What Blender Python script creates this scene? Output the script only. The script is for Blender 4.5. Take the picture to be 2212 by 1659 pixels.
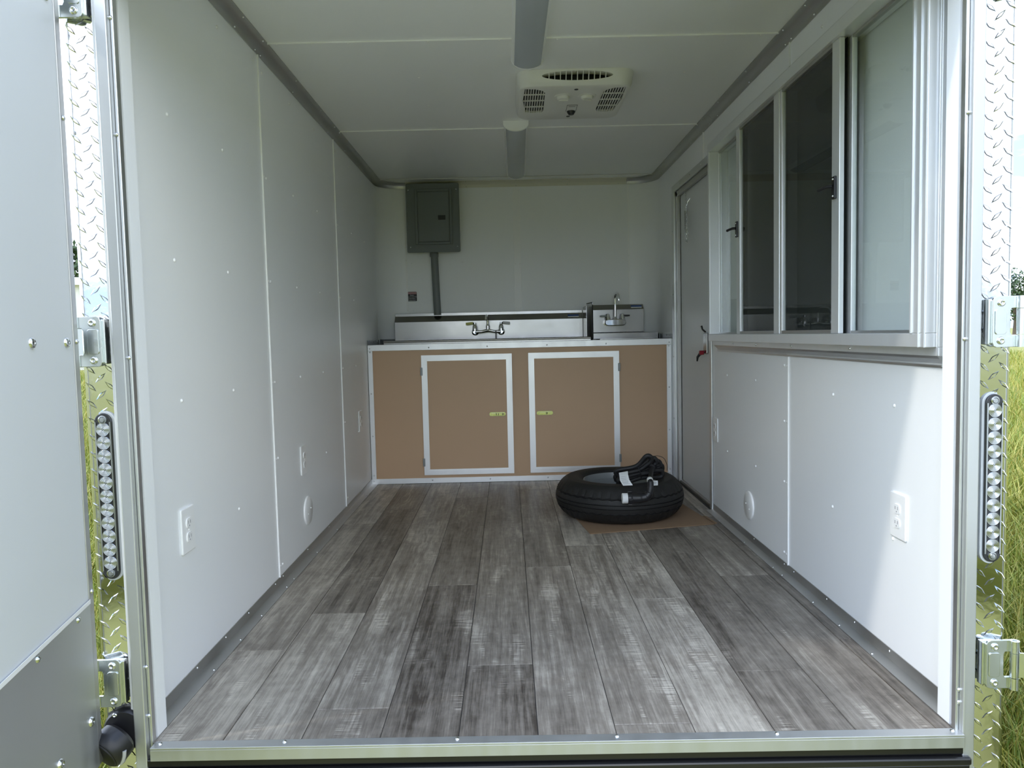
import bpy, bmesh, math, random
import numpy as np
from mathutils import Matrix, Vector
random.seed(7); rng = np.random.default_rng(7)
PI = math.pi
scene = bpy.context.scene
for o in list(bpy.data.objects): bpy.data.objects.remove(o)
COL = scene.collection

# ---------------------------------------------------------------- camera, light
cam_d = bpy.data.cameras.new('camera'); cam = bpy.data.objects.new('camera', cam_d); COL.objects.link(cam)
cam_d.sensor_fit = 'HORIZONTAL'; cam_d.sensor_width = 36.0; cam_d.lens = 1630.05 / 2212 * 36.0
cam_d.clip_start = 0.02; cam_d.clip_end = 600
r_ = Vector((0.99973017, -0.00549925, -0.02256856)); u_ = Vector((0.02287751, 0.06474591, 0.99763951)); f_ = Vector((0.00402505, 0.99788663, -0.06485425))
cam.matrix_world = Matrix(((r_.x, u_.x, -f_.x, -0.08306), (r_.y, u_.y, -f_.y, -1.81873), (r_.z, u_.z, -f_.z, 0.96294), (0, 0, 0, 1)))
scene.camera = cam

SUN_DIR = Vector((3.3, 1.0, -3.27)).normalized()
sun_d = bpy.data.lights.new('sun', 'SUN'); sun_d.energy = 0.42; sun_d.angle = math.radians(2.0); sun_d.color = (1.0, 0.95, 0.87)
sun = bpy.data.objects.new('sun', sun_d); COL.objects.link(sun); sun.rotation_euler = SUN_DIR.to_track_quat('-Z', 'Y').to_euler(); sun.location = (-8, -4, 9)

w = bpy.data.worlds.new('sky'); scene.world = w; w.use_nodes = True
nt = w.node_tree; nt.nodes.clear(); N = nt.nodes.new; L = nt.links.new
out = N('ShaderNodeOutputWorld'); bg = N('ShaderNodeBackground'); L(bg.outputs[0], out.inputs[0])
tc = N('ShaderNodeTexCoord'); sp = N('ShaderNodeSeparateXYZ'); L(tc.outputs['Generated'], sp.inputs[0])
zp = N('ShaderNodeMath'); zp.operation = 'MAXIMUM'; L(sp.outputs[2], zp.inputs[0]); zp.inputs[1].default_value = 0.0
g = N('ShaderNodeValToRGB'); L(zp.outputs[0], g.inputs[0])
g.color_ramp.elements[0].position = 0.0; g.color_ramp.elements[0].color = (0.42, 0.60, 0.86, 1)
g.color_ramp.elements[1].position = 0.75; g.color_ramp.elements[1].color = (0.13, 0.29, 0.66, 1)
za = N('ShaderNodeMath'); za.operation = 'ADD'; L(zp.outputs[0], za.inputs[0]); za.inputs[1].default_value = 0.22
dv = N('ShaderNodeVectorMath'); dv.operation = 'DIVIDE'; L(tc.outputs['Generated'], dv.inputs[0])
cb = N('ShaderNodeCombineXYZ'); L(za.outputs[0], cb.inputs[0]); L(za.outputs[0], cb.inputs[1]); cb.inputs[2].default_value = 1.0
L(cb.outputs[0], dv.inputs[1])
ns = N('ShaderNodeTexNoise'); L(dv.outputs[0], ns.inputs['Vector']); ns.inputs['Scale'].default_value = 1.7; ns.inputs['Detail'].default_value = 9; ns.inputs['Roughness'].default_value = 0.55
cr = N('ShaderNodeValToRGB'); L(ns.outputs['Fac'], cr.inputs[0]); cr.color_ramp.elements[0].position = 0.40; cr.color_ramp.elements[1].position = 0.58
mx = N('ShaderNodeMixRGB'); L(cr.outputs[0], mx.inputs[0]); L(g.outputs[0], mx.inputs[1]); mx.inputs[2].default_value = (1.22, 1.27, 1.32, 1)
# the sky brightens smoothly towards the veiled sun, as thin cloud makes it
dt = N('ShaderNodeVectorMath'); dt.operation = 'DOT_PRODUCT'; L(tc.outputs['Generated'], dt.inputs[0]); dt.inputs[1].default_value = tuple(-SUN_DIR)
dm = N('ShaderNodeMath'); dm.operation = 'MAXIMUM'; L(dt.outputs['Value'], dm.inputs[0]); dm.inputs[1].default_value = 0.0
dp = N('ShaderNodeMath'); dp.operation = 'POWER'; L(dm.outputs[0], dp.inputs[0]); dp.inputs[1].default_value = 2.0
da = N('ShaderNodeMath'); da.operation = 'MULTIPLY_ADD'; L(dp.outputs[0], da.inputs[0]); da.inputs[1].default_value = 1.05; da.inputs[2].default_value = 0.86
L(mx.outputs[0], bg.inputs[0]); L(da.outputs[0], bg.inputs[1])

vs = scene.view_settings
vs.view_transform = 'Standard'; vs.look = 'None'; vs.gamma = 1.0; vs.use_curve_mapping = False; vs.exposure = 1.48
scene.cycles.max_bounces = 14; scene.cycles.diffuse_bounces = 10; scene.cycles.glossy_bounces = 6; scene.cycles.transparent_max_bounces = 12
scene.cycles.sample_clamp_indirect = 6.0
scene.cycles.caustics_reflective = False

# ---------------------------------------------------------------- materials
MATS = {}
def mat(name, base, rough=0.5, metal=0.0, var=0.0, vscale=(4, 4, 4), bump=0.0, bscale=(60, 60, 60), rvar=0.0, spec=0.5, coat=0.0):
    m = bpy.data.materials.new(name); m.use_nodes = True; t = m.node_tree; b = t.nodes['Principled BSDF']
    b.inputs['Base Color'].default_value = (*base, 1); b.inputs['Roughness'].default_value = rough; b.inputs['Metallic'].default_value = metal
    b.inputs['Specular IOR Level'].default_value = spec; b.inputs['Coat Weight'].default_value = coat
    co = t.nodes.new('ShaderNodeNewGeometry')
    if var > 0 or rvar > 0:
        mp = t.nodes.new('ShaderNodeMapping'); mp.inputs['Scale'].default_value = vscale; t.links.new(co.outputs['Position'], mp.inputs[0])
        n = t.nodes.new('ShaderNodeTexNoise'); n.inputs['Scale'].default_value = 1.0; n.inputs['Detail'].default_value = 5; t.links.new(mp.outputs[0], n.inputs['Vector'])
        if var > 0:
            mix = t.nodes.new('ShaderNodeMixRGB'); t.links.new(n.outputs['Fac'], mix.inputs[0])
            mix.inputs[1].default_value = (*[c * (1 - var) for c in base], 1); mix.inputs[2].default_value = (*[min(1, c * (1 + var)) for c in base], 1)
            t.links.new(mix.outputs[0], b.inputs['Base Color'])
        if rvar > 0:
            mr = t.nodes.new('ShaderNodeMapRange'); t.links.new(n.outputs['Fac'], mr.inputs[0]); mr.inputs[1].default_value = 0.3; mr.inputs[2].default_value = 0.7
            mr.inputs[3].default_value = max(0.02, rough - rvar); mr.inputs[4].default_value = rough + rvar; t.links.new(mr.outputs[0], b.inputs['Roughness'])
    if bump > 0:
        mp2 = t.nodes.new('ShaderNodeMapping'); mp2.inputs['Scale'].default_value = bscale; t.links.new(co.outputs['Position'], mp2.inputs[0])
        n2 = t.nodes.new('ShaderNodeTexNoise'); n2.inputs['Scale'].default_value = 1.0; n2.inputs['Detail'].default_value = 3; t.links.new(mp2.outputs[0], n2.inputs['Vector'])
        bp = t.nodes.new('ShaderNodeBump'); bp.inputs['Strength'].default_value = bump; bp.inputs['Distance'].default_value = 0.01
        t.links.new(n2.outputs['Fac'], bp.inputs['Height']); t.links.new(bp.outputs[0], b.inputs['Normal'])
    MATS[name] = m; return m

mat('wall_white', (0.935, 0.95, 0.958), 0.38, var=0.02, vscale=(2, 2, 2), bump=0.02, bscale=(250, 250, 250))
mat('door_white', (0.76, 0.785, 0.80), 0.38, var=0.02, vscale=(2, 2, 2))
mat('white_plastic', (0.95, 0.955, 0.95), 0.3)
mat('white_screw', (0.96, 0.96, 0.96), 0.2)
mat('aluminium', (0.74, 0.755, 0.76), 0.36, 1.0, var=0.06, vscale=(18, 18, 6), rvar=0.08)
mat('aluminium_dull', (0.55, 0.55, 0.54), 0.46, 1.0, var=0.12, vscale=(10, 6, 10), rvar=0.08)
mat('aluminium_bright', (0.60, 0.615, 0.62), 0.42, 0.8, var=0.05, vscale=(30, 30, 2), rvar=0.06)
mat('cabinet_aluminium', (0.86, 0.875, 0.89), 0.40, 0.7, var=0.04, vscale=(20, 20, 6), rvar=0.06)
mat('window_aluminium', (0.86, 0.88, 0.89), 0.38, 0.6, var=0.04, vscale=(25, 25, 2), rvar=0.06)
mat('cream_trim', (0.72, 0.70, 0.60), 0.4)
mat('tread_plate', (0.62, 0.635, 0.65), 0.08, 1.0, bump=0.03, bscale=(22, 22, 22))
mat('zinc', (0.70, 0.74, 0.74), 0.22, 1.0, var=0.10, vscale=(14, 14, 14), rvar=0.08)
mat('bolt_steel', (0.78, 0.80, 0.82), 0.18, 1.0)
mat('chrome', (0.88, 0.89, 0.90), 0.06, 1.0)
mat('stainless', (0.36, 0.355, 0.345), 0.22, 1.0, var=0.04, vscale=(5, 3, 8), rvar=0.05)
mat('black_paint', (0.010, 0.010, 0.011), 0.28, coat=0.3)
mat('black_plastic', (0.014, 0.014, 0.016), 0.38)
mat('black_rubber', (0.012, 0.012, 0.013), 0.55)
mat('tyre_rubber', (0.012, 0.0115, 0.011), 0.62, var=0.35, vscale=(9, 9, 30), bump=0.15, bscale=(90, 90, 90))
mat('wheel_grey', (0.29, 0.31, 0.315), 0.42, 0.4)
mat('tan_panel', (0.64, 0.435, 0.275), 0.45, var=0.04, vscale=(3, 3, 3))
mat('cardboard', (0.27, 0.175, 0.105), 0.85, var=0.08, vscale=(30, 8, 8))
mat('panel_grey', (0.155, 0.175, 0.172), 0.45)
mat('conduit_grey', (0.20, 0.22, 0.22), 0.5)
mat('shroud_white', (0.80, 0.80, 0.765), 0.42)
mat('lens_grey', (0.47, 0.50, 0.545), 0.18, var=0.05, vscale=(12, 5, 3))
mat('paper_white', (0.82, 0.84, 0.84), 0.7)
mat('label_blue', (0.04, 0.09, 0.30), 0.5)
mat('label_black', (0.02, 0.022, 0.025), 0.5)
mat('label_red', (0.36, 0.13, 0.13), 0.5)
mat('print_grey', (0.18, 0.18, 0.20), 0.7)
mat('red_plastic', (0.35, 0.01, 0.03), 0.35)
mat('yellow_knob', (0.62, 0.62, 0.12), 0.4)
mat('clear_knob', (0.52, 0.53, 0.54), 0.25)
mat('hatch_white', (0.90, 0.93, 0.92), 0.6, bump=0.06, bscale=(220, 220, 220))
mat('sealant', (0.66, 0.69, 0.71), 0.5)
mat('led_chrome', (0.50, 0.52, 0.54), 0.14, 1.0)
mat('led_dark', (0.05, 0.052, 0.056), 0.12, 0.3)
mat('subfloor', (0.05, 0.048, 0.045), 0.9)
mat('skin_white', (0.75, 0.77, 0.78), 0.4)
mat('bark', (0.10, 0.075, 0.055), 0.9, var=0.3, vscale=(3, 3, 1))
mat('metal_siding', (0.78, 0.78, 0.76), 0.5)
mat('siding_grey', (0.50, 0.53, 0.55), 0.5)
mat('roof_white', (0.70, 0.70, 0.69), 0.45)
mat('brown_trim', (0.23, 0.16, 0.10), 0.6)
mat('pole_wood', (0.30, 0.26, 0.21), 0.9)

def glass_mat():
    m = bpy.data.materials.new('window_glass'); m.use_nodes = True; t = m.node_tree; t.nodes.clear()
    o = t.nodes.new('ShaderNodeOutputMaterial'); mx = t.nodes.new('ShaderNodeMixShader'); tr = t.nodes.new('ShaderNodeBsdfTransparent'); gl = t.nodes.new('ShaderNodeBsdfGlossy')
    fr = t.nodes.new('ShaderNodeFresnel'); fr.inputs[0].default_value = 1.5
    tr.inputs[0].default_value = (0.955, 0.975, 0.97, 1); gl.inputs['Roughness'].default_value = 0.015
    ge = t.nodes.new('ShaderNodeNewGeometry'); fm = t.nodes.new('ShaderNodeMath'); fm.operation = 'SUBTRACT'; fm.use_clamp = True   # reflect at the outer faces only
    t.links.new(fr.outputs[0], fm.inputs[0]); t.links.new(ge.outputs['Backfacing'], fm.inputs[1])
    t.links.new(fm.outputs[0], mx.inputs[0]); t.links.new(tr.outputs[0], mx.inputs[1]); t.links.new(gl.outputs[0], mx.inputs[2]); t.links.new(mx.outputs[0], o.inputs[0])
    MATS['glass'] = m
glass_mat()
def screen_mat():
    m = bpy.data.materials.new('insect_mesh'); m.use_nodes = True; t = m.node_tree; t.nodes.clear()
    o = t.nodes.new('ShaderNodeOutputMaterial'); mx = t.nodes.new('ShaderNodeMixShader'); tr = t.nodes.new('ShaderNodeBsdfTransparent'); d = t.nodes.new('ShaderNodeBsdfDiffuse')
    d.inputs[0].default_value = (0.035, 0.04, 0.04, 1); mx.inputs[0].default_value = 0.62
    t.links.new(tr.outputs[0], mx.inputs[1]); t.links.new(d.outputs[0], mx.inputs[2]); t.links.new(mx.outputs[0], o.inputs[0])
    MATS['insect_mesh'] = m
screen_mat()

def plank_mat():
    m = bpy.data.materials.new('vinyl_plank'); m.use_nodes = True; t = m.node_tree; b = t.nodes['Principled BSDF']; N = t.nodes.new; L = t.links.new
    tc = N('ShaderNodeTexCoord'); oi = N('ShaderNodeObjectInfo')
    sc = N('ShaderNodeVectorMath'); sc.operation = 'SCALE'; sc.inputs[0].default_value = (37.0, 61.0, 13.0); L(oi.outputs['Random'], sc.inputs['Scale'])
    ad = N('ShaderNodeVectorMath'); ad.operation = 'ADD'; L(tc.outputs['Object'], ad.inputs[0]); L(sc.outputs[0], ad.inputs[1])
    def noise(scl, detail, rough=0.5, dist=0.0):
        mp = N('ShaderNodeMapping'); mp.inputs['Scale'].default_value = scl; L(ad.outputs[0], mp.inputs[0])
        n = N('ShaderNodeTexNoise'); n.inputs['Scale'].default_value = 1.0; n.inputs['Detail'].default_value = detail; n.inputs['Roughness'].default_value = rough; n.inputs['Distortion'].default_value = dist
        L(mp.outputs[0], n.inputs['Vector']); return n.outputs['Fac']
    def math_(op, a, b_=None, c=None):
        n = N('ShaderNodeMath'); n.operation = op
        for i, v in enumerate((a, b_, c)):
            if v is None: continue
            if isinstance(v, (int, float)): n.inputs[i].default_value = v
            else: L(v, n.inputs[i])
        return n.outputs[0]
    def ramp(v, a, b_):
        n = N('ShaderNodeMapRange'); n.interpolation_type = 'SMOOTHSTEP'; L(v, n.inputs[0]); n.inputs[1].default_value = a; n.inputs[2].default_value = b_; return n.outputs[0]
    blot = noise((9, 2.2, 1), 4, 0.6, 0.4)          # broad weathering
    grain = noise((120, 3.5, 1), 6, 0.65, 0.6)      # long grain
    streak = noise((38, 1.6, 1), 4, 0.6, 0.3)
    saw = noise((10, 260, 1), 2, 0.6)               # transverse saw marks
    sawmask = ramp(noise((14, 3.0, 1), 3, 0.6), 0.55, 0.68)
    # cathedral grain rings and knots
    vm = N('ShaderNodeMapping'); vm.inputs['Scale'].default_value = (6.5, 1.15, 1); L(ad.outputs[0], vm.inputs[0])
    vo = N('ShaderNodeTexVoronoi'); vo.inputs['Scale'].default_value = 1.0; vo.inputs['Randomness'].default_value = 0.9; L(vm.outputs[0], vo.inputs['Vector'])
    warp = math_('ADD', vo.outputs['Distance'], math_('MULTIPLY', noise((20, 4, 1), 3), 0.25))
    rings = math_('SINE', math_('MULTIPLY', warp, 55.0))
    ringmask = math_('SUBTRACT', 1.0, ramp(vo.outputs['Distance'], 0.10, 0.42))
    knot = math_('SUBTRACT', 1.0, ramp(warp, 0.13, 0.19))
    v = math_('MULTIPLY_ADD', blot, 0.50, 0.24)
    v = math_('MULTIPLY_ADD', math_('SUBTRACT', grain, 0.5), 0.42, v)
    v = math_('MULTIPLY_ADD', math_('SUBTRACT', streak, 0.5), 0.60, v)
    v = math_('MULTIPLY_ADD', math_('SUBTRACT', noise((340, 14, 1), 3, 0.6), 0.5), 0.28, v)
    v = math_('MULTIPLY_ADD', math_('SUBTRACT', noise((26, 22, 1), 4, 0.65), 0.5), 0.30, v)
    v = math_('MULTIPLY_ADD', math_('MULTIPLY', math_('SUBTRACT', saw, 0.42), sawmask), 1.3, v)
    v = math_('MULTIPLY_ADD', math_('MULTIPLY', rings, ringmask), 0.06, v)
    v = math_('SUBTRACT', v, math_('MULTIPLY', knot, 0.26))
    v = math_('ADD', v, math_('MULTIPLY', math_('SUBTRACT', oi.outputs['Random'], 0.5), 0.27))
    cr = N('ShaderNodeValToRGB'); L(v, cr.inputs[0]); e = cr.color_ramp.elements
    e[0].position = 0.18; e[0].color = (0.070, 0.058, 0.047, 1); e[1].position = 0.82; e[1].color = (0.60, 0.555, 0.475, 1)
    x = cr.color_ramp.elements.new(0.5); x.color = (0.265, 0.235, 0.198, 1)
    L(cr.outputs[0], b.inputs['Base Color']); b.inputs['Roughness'].default_value = 0.42
    b.inputs['Specular IOR Level'].default_value = 0.3
    bp = N('ShaderNodeBump'); bp.inputs['Strength'].default_value = 0.12; bp.inputs['Distance'].default_value = 0.004; L(v, bp.inputs['Height']); L(bp.outputs[0], b.inputs['Normal'])
    MATS['plank'] = m
plank_mat()
def island_mat(name, cols, rough=0.6, transl=0.0):
    m = bpy.data.materials.new(name); m.use_nodes = True; t = m.node_tree; b = t.nodes['Principled BSDF']
    g = t.nodes.new('ShaderNodeNewGeometry'); cr = t.nodes.new('ShaderNodeValToRGB'); t.links.new(g.outputs['Random Per Island'], cr.inputs[0])
    e = cr.color_ramp.elements; e[0].color = (*cols[0], 1); e[1].color = (*cols[-1], 1)
    for i, c in enumerate(cols[1:-1]):
        x = cr.color_ramp.elements.new((i + 1) / (len(cols) - 1)); x.color = (*c, 1)
    t.links.new(cr.outputs[0], b.inputs['Base Color']); b.inputs['Roughness'].default_value = rough
    MATS[name] = m
island_mat('grass_blade', [(0.10, 0.16, 0.015), (0.19, 0.235, 0.025), (0.30, 0.29, 0.045), (0.40, 0.34, 0.09)], 0.55)
island_mat('leaf', [(0.018, 0.04, 0.012), (0.035, 0.07, 0.018), (0.06, 0.10, 0.03)], 0.6)
mat('turf', (0.25, 0.245, 0.065), 0.95, var=0.5, vscale=(1.5, 1.5, 1.5), bump=0.4, bscale=(15, 15, 15))

# ---------------------------------------------------------------- mesh helpers
def M(m): return MATS[m] if isinstance(m, str) else m
class MB:
    def __init__(s): s.v = []; s.f = []
    def add(s, v, f):
        o = len(s.v); s.v += [tuple(p) for p in v]; s.f += [tuple(i + o for i in q) for q in f]; return s
    def box(s, x0, x1, y0, y1, z0, z1):
        x0, x1 = min(x0, x1), max(x0, x1); y0, y1 = min(y0, y1), max(y0, y1); z0, z1 = min(z0, z1), max(z0, z1)
        return s.add([(x0, y0, z0), (x1, y0, z0), (x1, y1, z0), (x0, y1, z0), (x0, y0, z1), (x1, y0, z1), (x1, y1, z1), (x0, y1, z1)],
                     [(0, 3, 2, 1), (4, 5, 6, 7), (0, 1, 5, 4), (1, 2, 6, 5), (2, 3, 7, 6), (3, 0, 4, 7)])
    def obox(s, c, ax, ay, az, hx, hy, hz):
        c, ax, ay, az = Vector(c), Vector(ax), Vector(ay), Vector(az); P = []
        for k in (-1, 1):
            for i, j in ((-1, -1), (1, -1), (1, 1), (-1, 1)): P.append(c + ax * hx * i + ay * hy * j + az * hz * k)
        return s.add(P, [(0, 3, 2, 1), (4, 5, 6, 7), (0, 1, 5, 4), (1, 2, 6, 5), (2, 3, 7, 6), (3, 0, 4, 7)])
    def prism(s, poly, axis, a0, a1):
        # poly: 2D points in the two other axes (order: x->(y,z), y->(x,z), z->(x,y))
        n = len(poly)
        def P(p, a): return {'x': (a, p[0], p[1]), 'y': (p[0], a, p[1]), 'z': (p[0], p[1], a)}[axis]
        V = [P(p, a0) for p in poly] + [P(p, a1) for p in poly]
        F = [tuple(range(n))[::-1], tuple(range(n, 2 * n))] + [(i, (i + 1) % n, n + (i + 1) % n, n + i) for i in range(n)]
        return s.add(V, F)
    def lathe(s, prof, c=(0, 0, 0), axis=(0, 0, 1), seg=24, cap=True):
        c = Vector(c); az = Vector(axis).normalized(); ax = az.orthogonal().normalized(); ay = az.cross(ax)
        V = []; F = []; rings = []
        for r, h in prof:
            if r < 1e-7: rings.append([len(V)]); V.append(c + az * h)
            else:
                rings.append(list(range(len(V), len(V) + seg)))
                V += [c + az * h + ax * (r * math.cos(2 * PI * i / seg)) + ay * (r * math.sin(2 * PI * i / seg)) for i in range(seg)]
        for a, b in zip(rings[:-1], rings[1:]):
            for i in range(seg):
                j = (i + 1) % seg
                if len(a) == 1 and len(b) == 1: continue
                if len(a) == 1: F.append((a[0], b[i], b[j]))
                elif len(b) == 1: F.append((a[i], b[0], a[j]))
                else: F.append((a[i], b[i], b[j], a[j]))
        return s.add(V, F)
    def cyl(s, a, b, r, seg=16, r2=None):
        a = Vector(a); b = Vector(b); h = (b - a).length; r2 = r if r2 is None else r2
        return s.lathe([(0, 0), (r, 0), (r2, h), (0, h)], a, b - a, seg)
    def tube(s, pts, r, seg=8, closed=False):
        P = [Vector(p) for p in pts]; n = len(P); R = r if isinstance(r, (list, tuple)) else [r] * n
        T = []
        for i in range(n):
            a = P[(i - 1) % n] if closed else P[max(0, i - 1)]; b = P[(i + 1) % n] if closed else P[min(n - 1, i + 1)]
            T.append((b - a).normalized())
        ax = T[0].orthogonal().normalized(); V = []; F = []
        for i in range(n):
            ax = (ax - T[i] * ax.dot(T[i]))
            ax = ax.normalized() if ax.length > 1e-6 else T[i].orthogonal().normalized()
            ay = T[i].cross(ax)
            V += [P[i] + ax * (R[i] * math.cos(2 * PI * k / seg)) + ay * (R[i] * math.sin(2 * PI * k / seg)) for k in range(seg)]
        for i in range(n if closed else n - 1):
            j = (i + 1) % n
            for k in range(seg):
                l = (k + 1) % seg; F.append((i * seg + k, j * seg + k, j * seg + l, i * seg + l))
        if not closed: F += [tuple(range(seg))[::-1], tuple(range((n - 1) * seg, n * seg))]
        return s.add(V, F)
    def build(s, name, m, parent=None, smooth=False, bevel=0.0, bseg=2, flip=False, weld=False):
        V = np.array(s.v, float); c = (V.min(0) + V.max(0)) / 2; me = bpy.data.meshes.new(name)
        me.from_pydata([tuple(p) for p in V - c], [], s.f); me.update()
        bm = bmesh.new(); bm.from_mesh(me)
        if weld: bmesh.ops.remove_doubles(bm, verts=bm.verts, dist=1e-6)
        bmesh.ops.recalc_face_normals(bm, faces=bm.faces); bm.to_mesh(me); bm.free()
        if smooth:
            me.polygons.foreach_set('use_smooth', [True] * len(me.polygons)); me.set_sharp_from_angle(angle=math.radians(38))
        me.materials.append(M(m)); o = bpy.data.objects.new(name, me); COL.objects.link(o); o.location = c
        if bevel:
            b = o.modifiers.new('bevel', 'BEVEL'); b.width = bevel; b.segments = bseg; b.limit_method = 'ANGLE'; b.angle_limit = math.radians(40)
        if parent: adopt(o, parent)
        return o
WORLD = {}
def wm(o):
    m = Matrix.LocRotScale(o.location, o.rotation_euler, o.scale)
    return (wm(o.parent) @ o.matrix_parent_inverse @ m) if o.parent else m
def adopt(o, parent):
    o.parent = parent; o.matrix_parent_inverse = wm(parent).inverted()
def tag(o, label=None, cat=None, group=None, kind=None):
    if label: o['label'] = label
    if cat: o['category'] = cat
    if group: o['group'] = group
    if kind: o['kind'] = kind
    return o
def thing(name, loc, label, cat, group=None, kind=None):
    o = bpy.data.objects.new(name, None); o.empty_display_size = 0.05; COL.objects.link(o); o.location = loc
    return tag(o, label, cat, group, kind)
_SC = {}
def screws(parent, pts, normal, r=0.0058, m='white_screw', name='screw', h=None):
    key = (tuple(normal), r, m)
    if key not in _SC:
        hh = h or r * 0.75; b = MB(); b.lathe([(r, 0), (r * 0.85, hh * 0.6), (r * 0.4, hh), (0, hh)], (0, 0, 0), normal, 8)
        me = bpy.data.meshes.new('screw_head'); me.from_pydata(b.v, [], b.f); me.polygons.foreach_set('use_smooth', [True] * len(me.polygons)); me.materials.append(M(m)); _SC[key] = me
    for p in pts:
        o = bpy.data.objects.new(name, _SC[key]); COL.objects.link(o); o.location = p; adopt(o, parent)
def bolt(parent, p, normal, r=0.009, m='bolt_steel'):
    key = ('bolt', tuple(normal), r, m)
    if key not in _SC:
        b = MB(); b.lathe([(r, 0), (r * 0.97, r * 0.18), (r * 0.8, r * 0.45), (r * 0.42, r * 0.62), (r * 0.40, r * 0.40), (0, r * 0.40)], (0, 0, 0), normal, 20)
        me = bpy.data.meshes.new('bolt_head'); me.from_pydata([tuple(v) for v in b.v], [], b.f); me.polygons.foreach_set('use_smooth', [True] * len(me.polygons)); me.materials.append(M(m)); _SC[key] = me
    o = bpy.data.objects.new('bolt', _SC[key]); COL.objects.link(o); o.location = p; adopt(o, parent)
def rrect(cx, cy, hx, hy, r, n=5):
    P = []
    for sx, sy, a0 in ((1, 1, 0), (-1, 1, 90), (-1, -1, 180), (1, -1, 270)):
        for i in range(n + 1):
            a = math.radians(a0 + 90 * i / n); P.append((cx + sx * (hx - r) + r * math.cos(a), cy + sy * (hy - r) + r * math.sin(a)))
    return P

# ================================================================ structure
ZC = 2.074; YB = 3.72; RC = 0.19
S1, S2, S3 = 1.09, 2.315, 3.57
YL, YR = -0.05, -0.08
def yr(x): return -0.065 - 0.015 * x
GZ = -0.56                                   # ground level

# ---- floor: planks
floor = MB().box(-1.0, 1.0, -0.05, YB, -0.05, -0.0035).build('floor', 'subfloor'); tag(floor, 'grey weathered wood-look plank floor', 'floor', kind='structure')
xs = [-0.985, -0.795, -0.605, -0.414, -0.224, -0.032, 0.157, 0.347, 0.537, 0.730, 0.922, 0.985]
joint = [0.479, 0.781, 0.092, 1.053, 0.334, 1.257, 1.559, 0.855, 0.255, 1.088, 0.458]
for c in range(11):
    ys = [j for j in [joint[c] + k * 1.58 for k in range(-2, 4)] if -0.06 < j < 3.12]
    y0 = yr((xs[c] + xs[c + 1]) / 2); e = [y0] + ys + [3.12]
    for a, b in zip(e[:-1], e[1:]):
        if b - a < 0.01: continue
        g = 0.0009
        x0, x1, ya, yb = xs[c] + g, xs[c + 1] - g, a + g, b - g; ch = 0.0016
        V = [(x0, ya, -0.004), (x1, ya, -0.004), (x1, yb, -0.004), (x0, yb, -0.004), (x0, ya, -0.0012), (x1, ya, -0.0012), (x1, yb, -0.0012), (x0, yb, -0.0012),
             (x0 + ch, ya + ch, 0), (x1 - ch, ya + ch, 0), (x1 - ch, yb - ch, 0), (x0 + ch, yb - ch, 0)]
        F = [(0, 1, 5, 4), (1, 2, 6, 5), (2, 3, 7, 6), (3, 0, 4, 7), (4, 5, 9, 8), (5, 6, 10, 9), (6, 7, 11, 10), (7, 4, 8, 11), (8, 9, 10, 11)]
        MB().add(V, F).build('plank', 'plank', floor)

# ---- walls
def seam(parent, axis, fixed, y, z0, z1, sgn):
    # thin raised joint strip on a side wall (x = fixed) at depth y
    MB().box(fixed, fixed - sgn * 0.0055, y - 0.004, y + 0.004, z0, z1).build('joint_strip', 'white_plastic', parent, bevel=0.001)
GRID_Z = [0.40, 0.80, 1.19, 1.585, 1.975]
wl = thing('wall_left', (-1.0, 0, 0), 'white panelled side wall without openings', 'wall', kind='structure')
for a, b in ((YL - 0.01, S1), (S1, S2), (S2, YB - RC)):
    MB().box(-1.006, -1.0, a, b, 0, ZC).build('wall_panel', 'wall_white', wl)
MB().box(-1.072, -1.008, 0.0, YB + 0.03, -0.25, ZC + 0.06).build('outer_skin', 'skin_white', wl)
seam(wl, 'x', -1.0, S1, 0.035, 2.033, -1); seam(wl, 'x', -1.0, S2, 0.035, 2.033, -1)
pts = [(-1.0, y, z) for y in (0.29, 0.69, 1.5, 1.91, 2.72, 3.12) for z in GRID_Z if not (y > 3 and z < 0.95)]
pts += [(-1.0, s + d, z) for s in (S1, S2) for d in (0.018, 0.045) for z in (0.075, 0.50, 0.80, 1.19, 1.585, 1.98)]
screws(wl, pts, (1, 0, 0))

wr = thing('wall_right', (1.0, 0, 0), 'white panelled side wall with serving window and entry door', 'wall', kind='structure')
W0, W1, WZ0, WZ1 = 0.06, 2.0, 0.925, 1.87    # window opening
D0, D1, DZ = 2.19, 3.075, 1.865               # door opening
def wpan(poly): MB().prism(poly, 'x', 1.0, 1.006).build('wall_panel', 'wall_white', wr)
wpan([(YR, 0), (S1, 0), (S1, WZ0), (W0, WZ0), (W0, WZ1), (S1, WZ1), (S1, ZC), (YR, ZC)])
wpan([(S1, 0), (D0, 0), (D0, DZ), (S2, DZ), (S2, ZC), (S1, ZC), (S1, WZ1), (W1, WZ1), (W1, WZ0), (S1, WZ0)])
wpan([(D1, 0), (YB - RC, 0), (YB - RC, ZC), (S2, ZC), (S2, DZ), (D1, DZ)])
sk = MB()
for a, b, c, d in ((-0.03, D0, -0.25, WZ0), (-0.03, W0, WZ0, WZ1), (-0.03, D0, WZ1, ZC + 0.06), (W1, D0, WZ0, WZ1), (D0, D1, DZ, ZC + 0.06), (D1, YB + 0.03, -0.25, ZC + 0.06), (D0, D1, -0.25, 0.0)):
    sk.box(1.008, 1.072, a, b, c, d)
sk.build('outer_skin', 'skin_white', wr)
seam(wr, 'x', 1.0, S1, 0.035, 0.856, 1); seam(wr, 'x', 1.0, S1 - 0.01, 1.945, 2.033, 1); seam(wr, 'x', 1.0, S2 + 0.02, 1.885, 2.033, 1)
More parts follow.
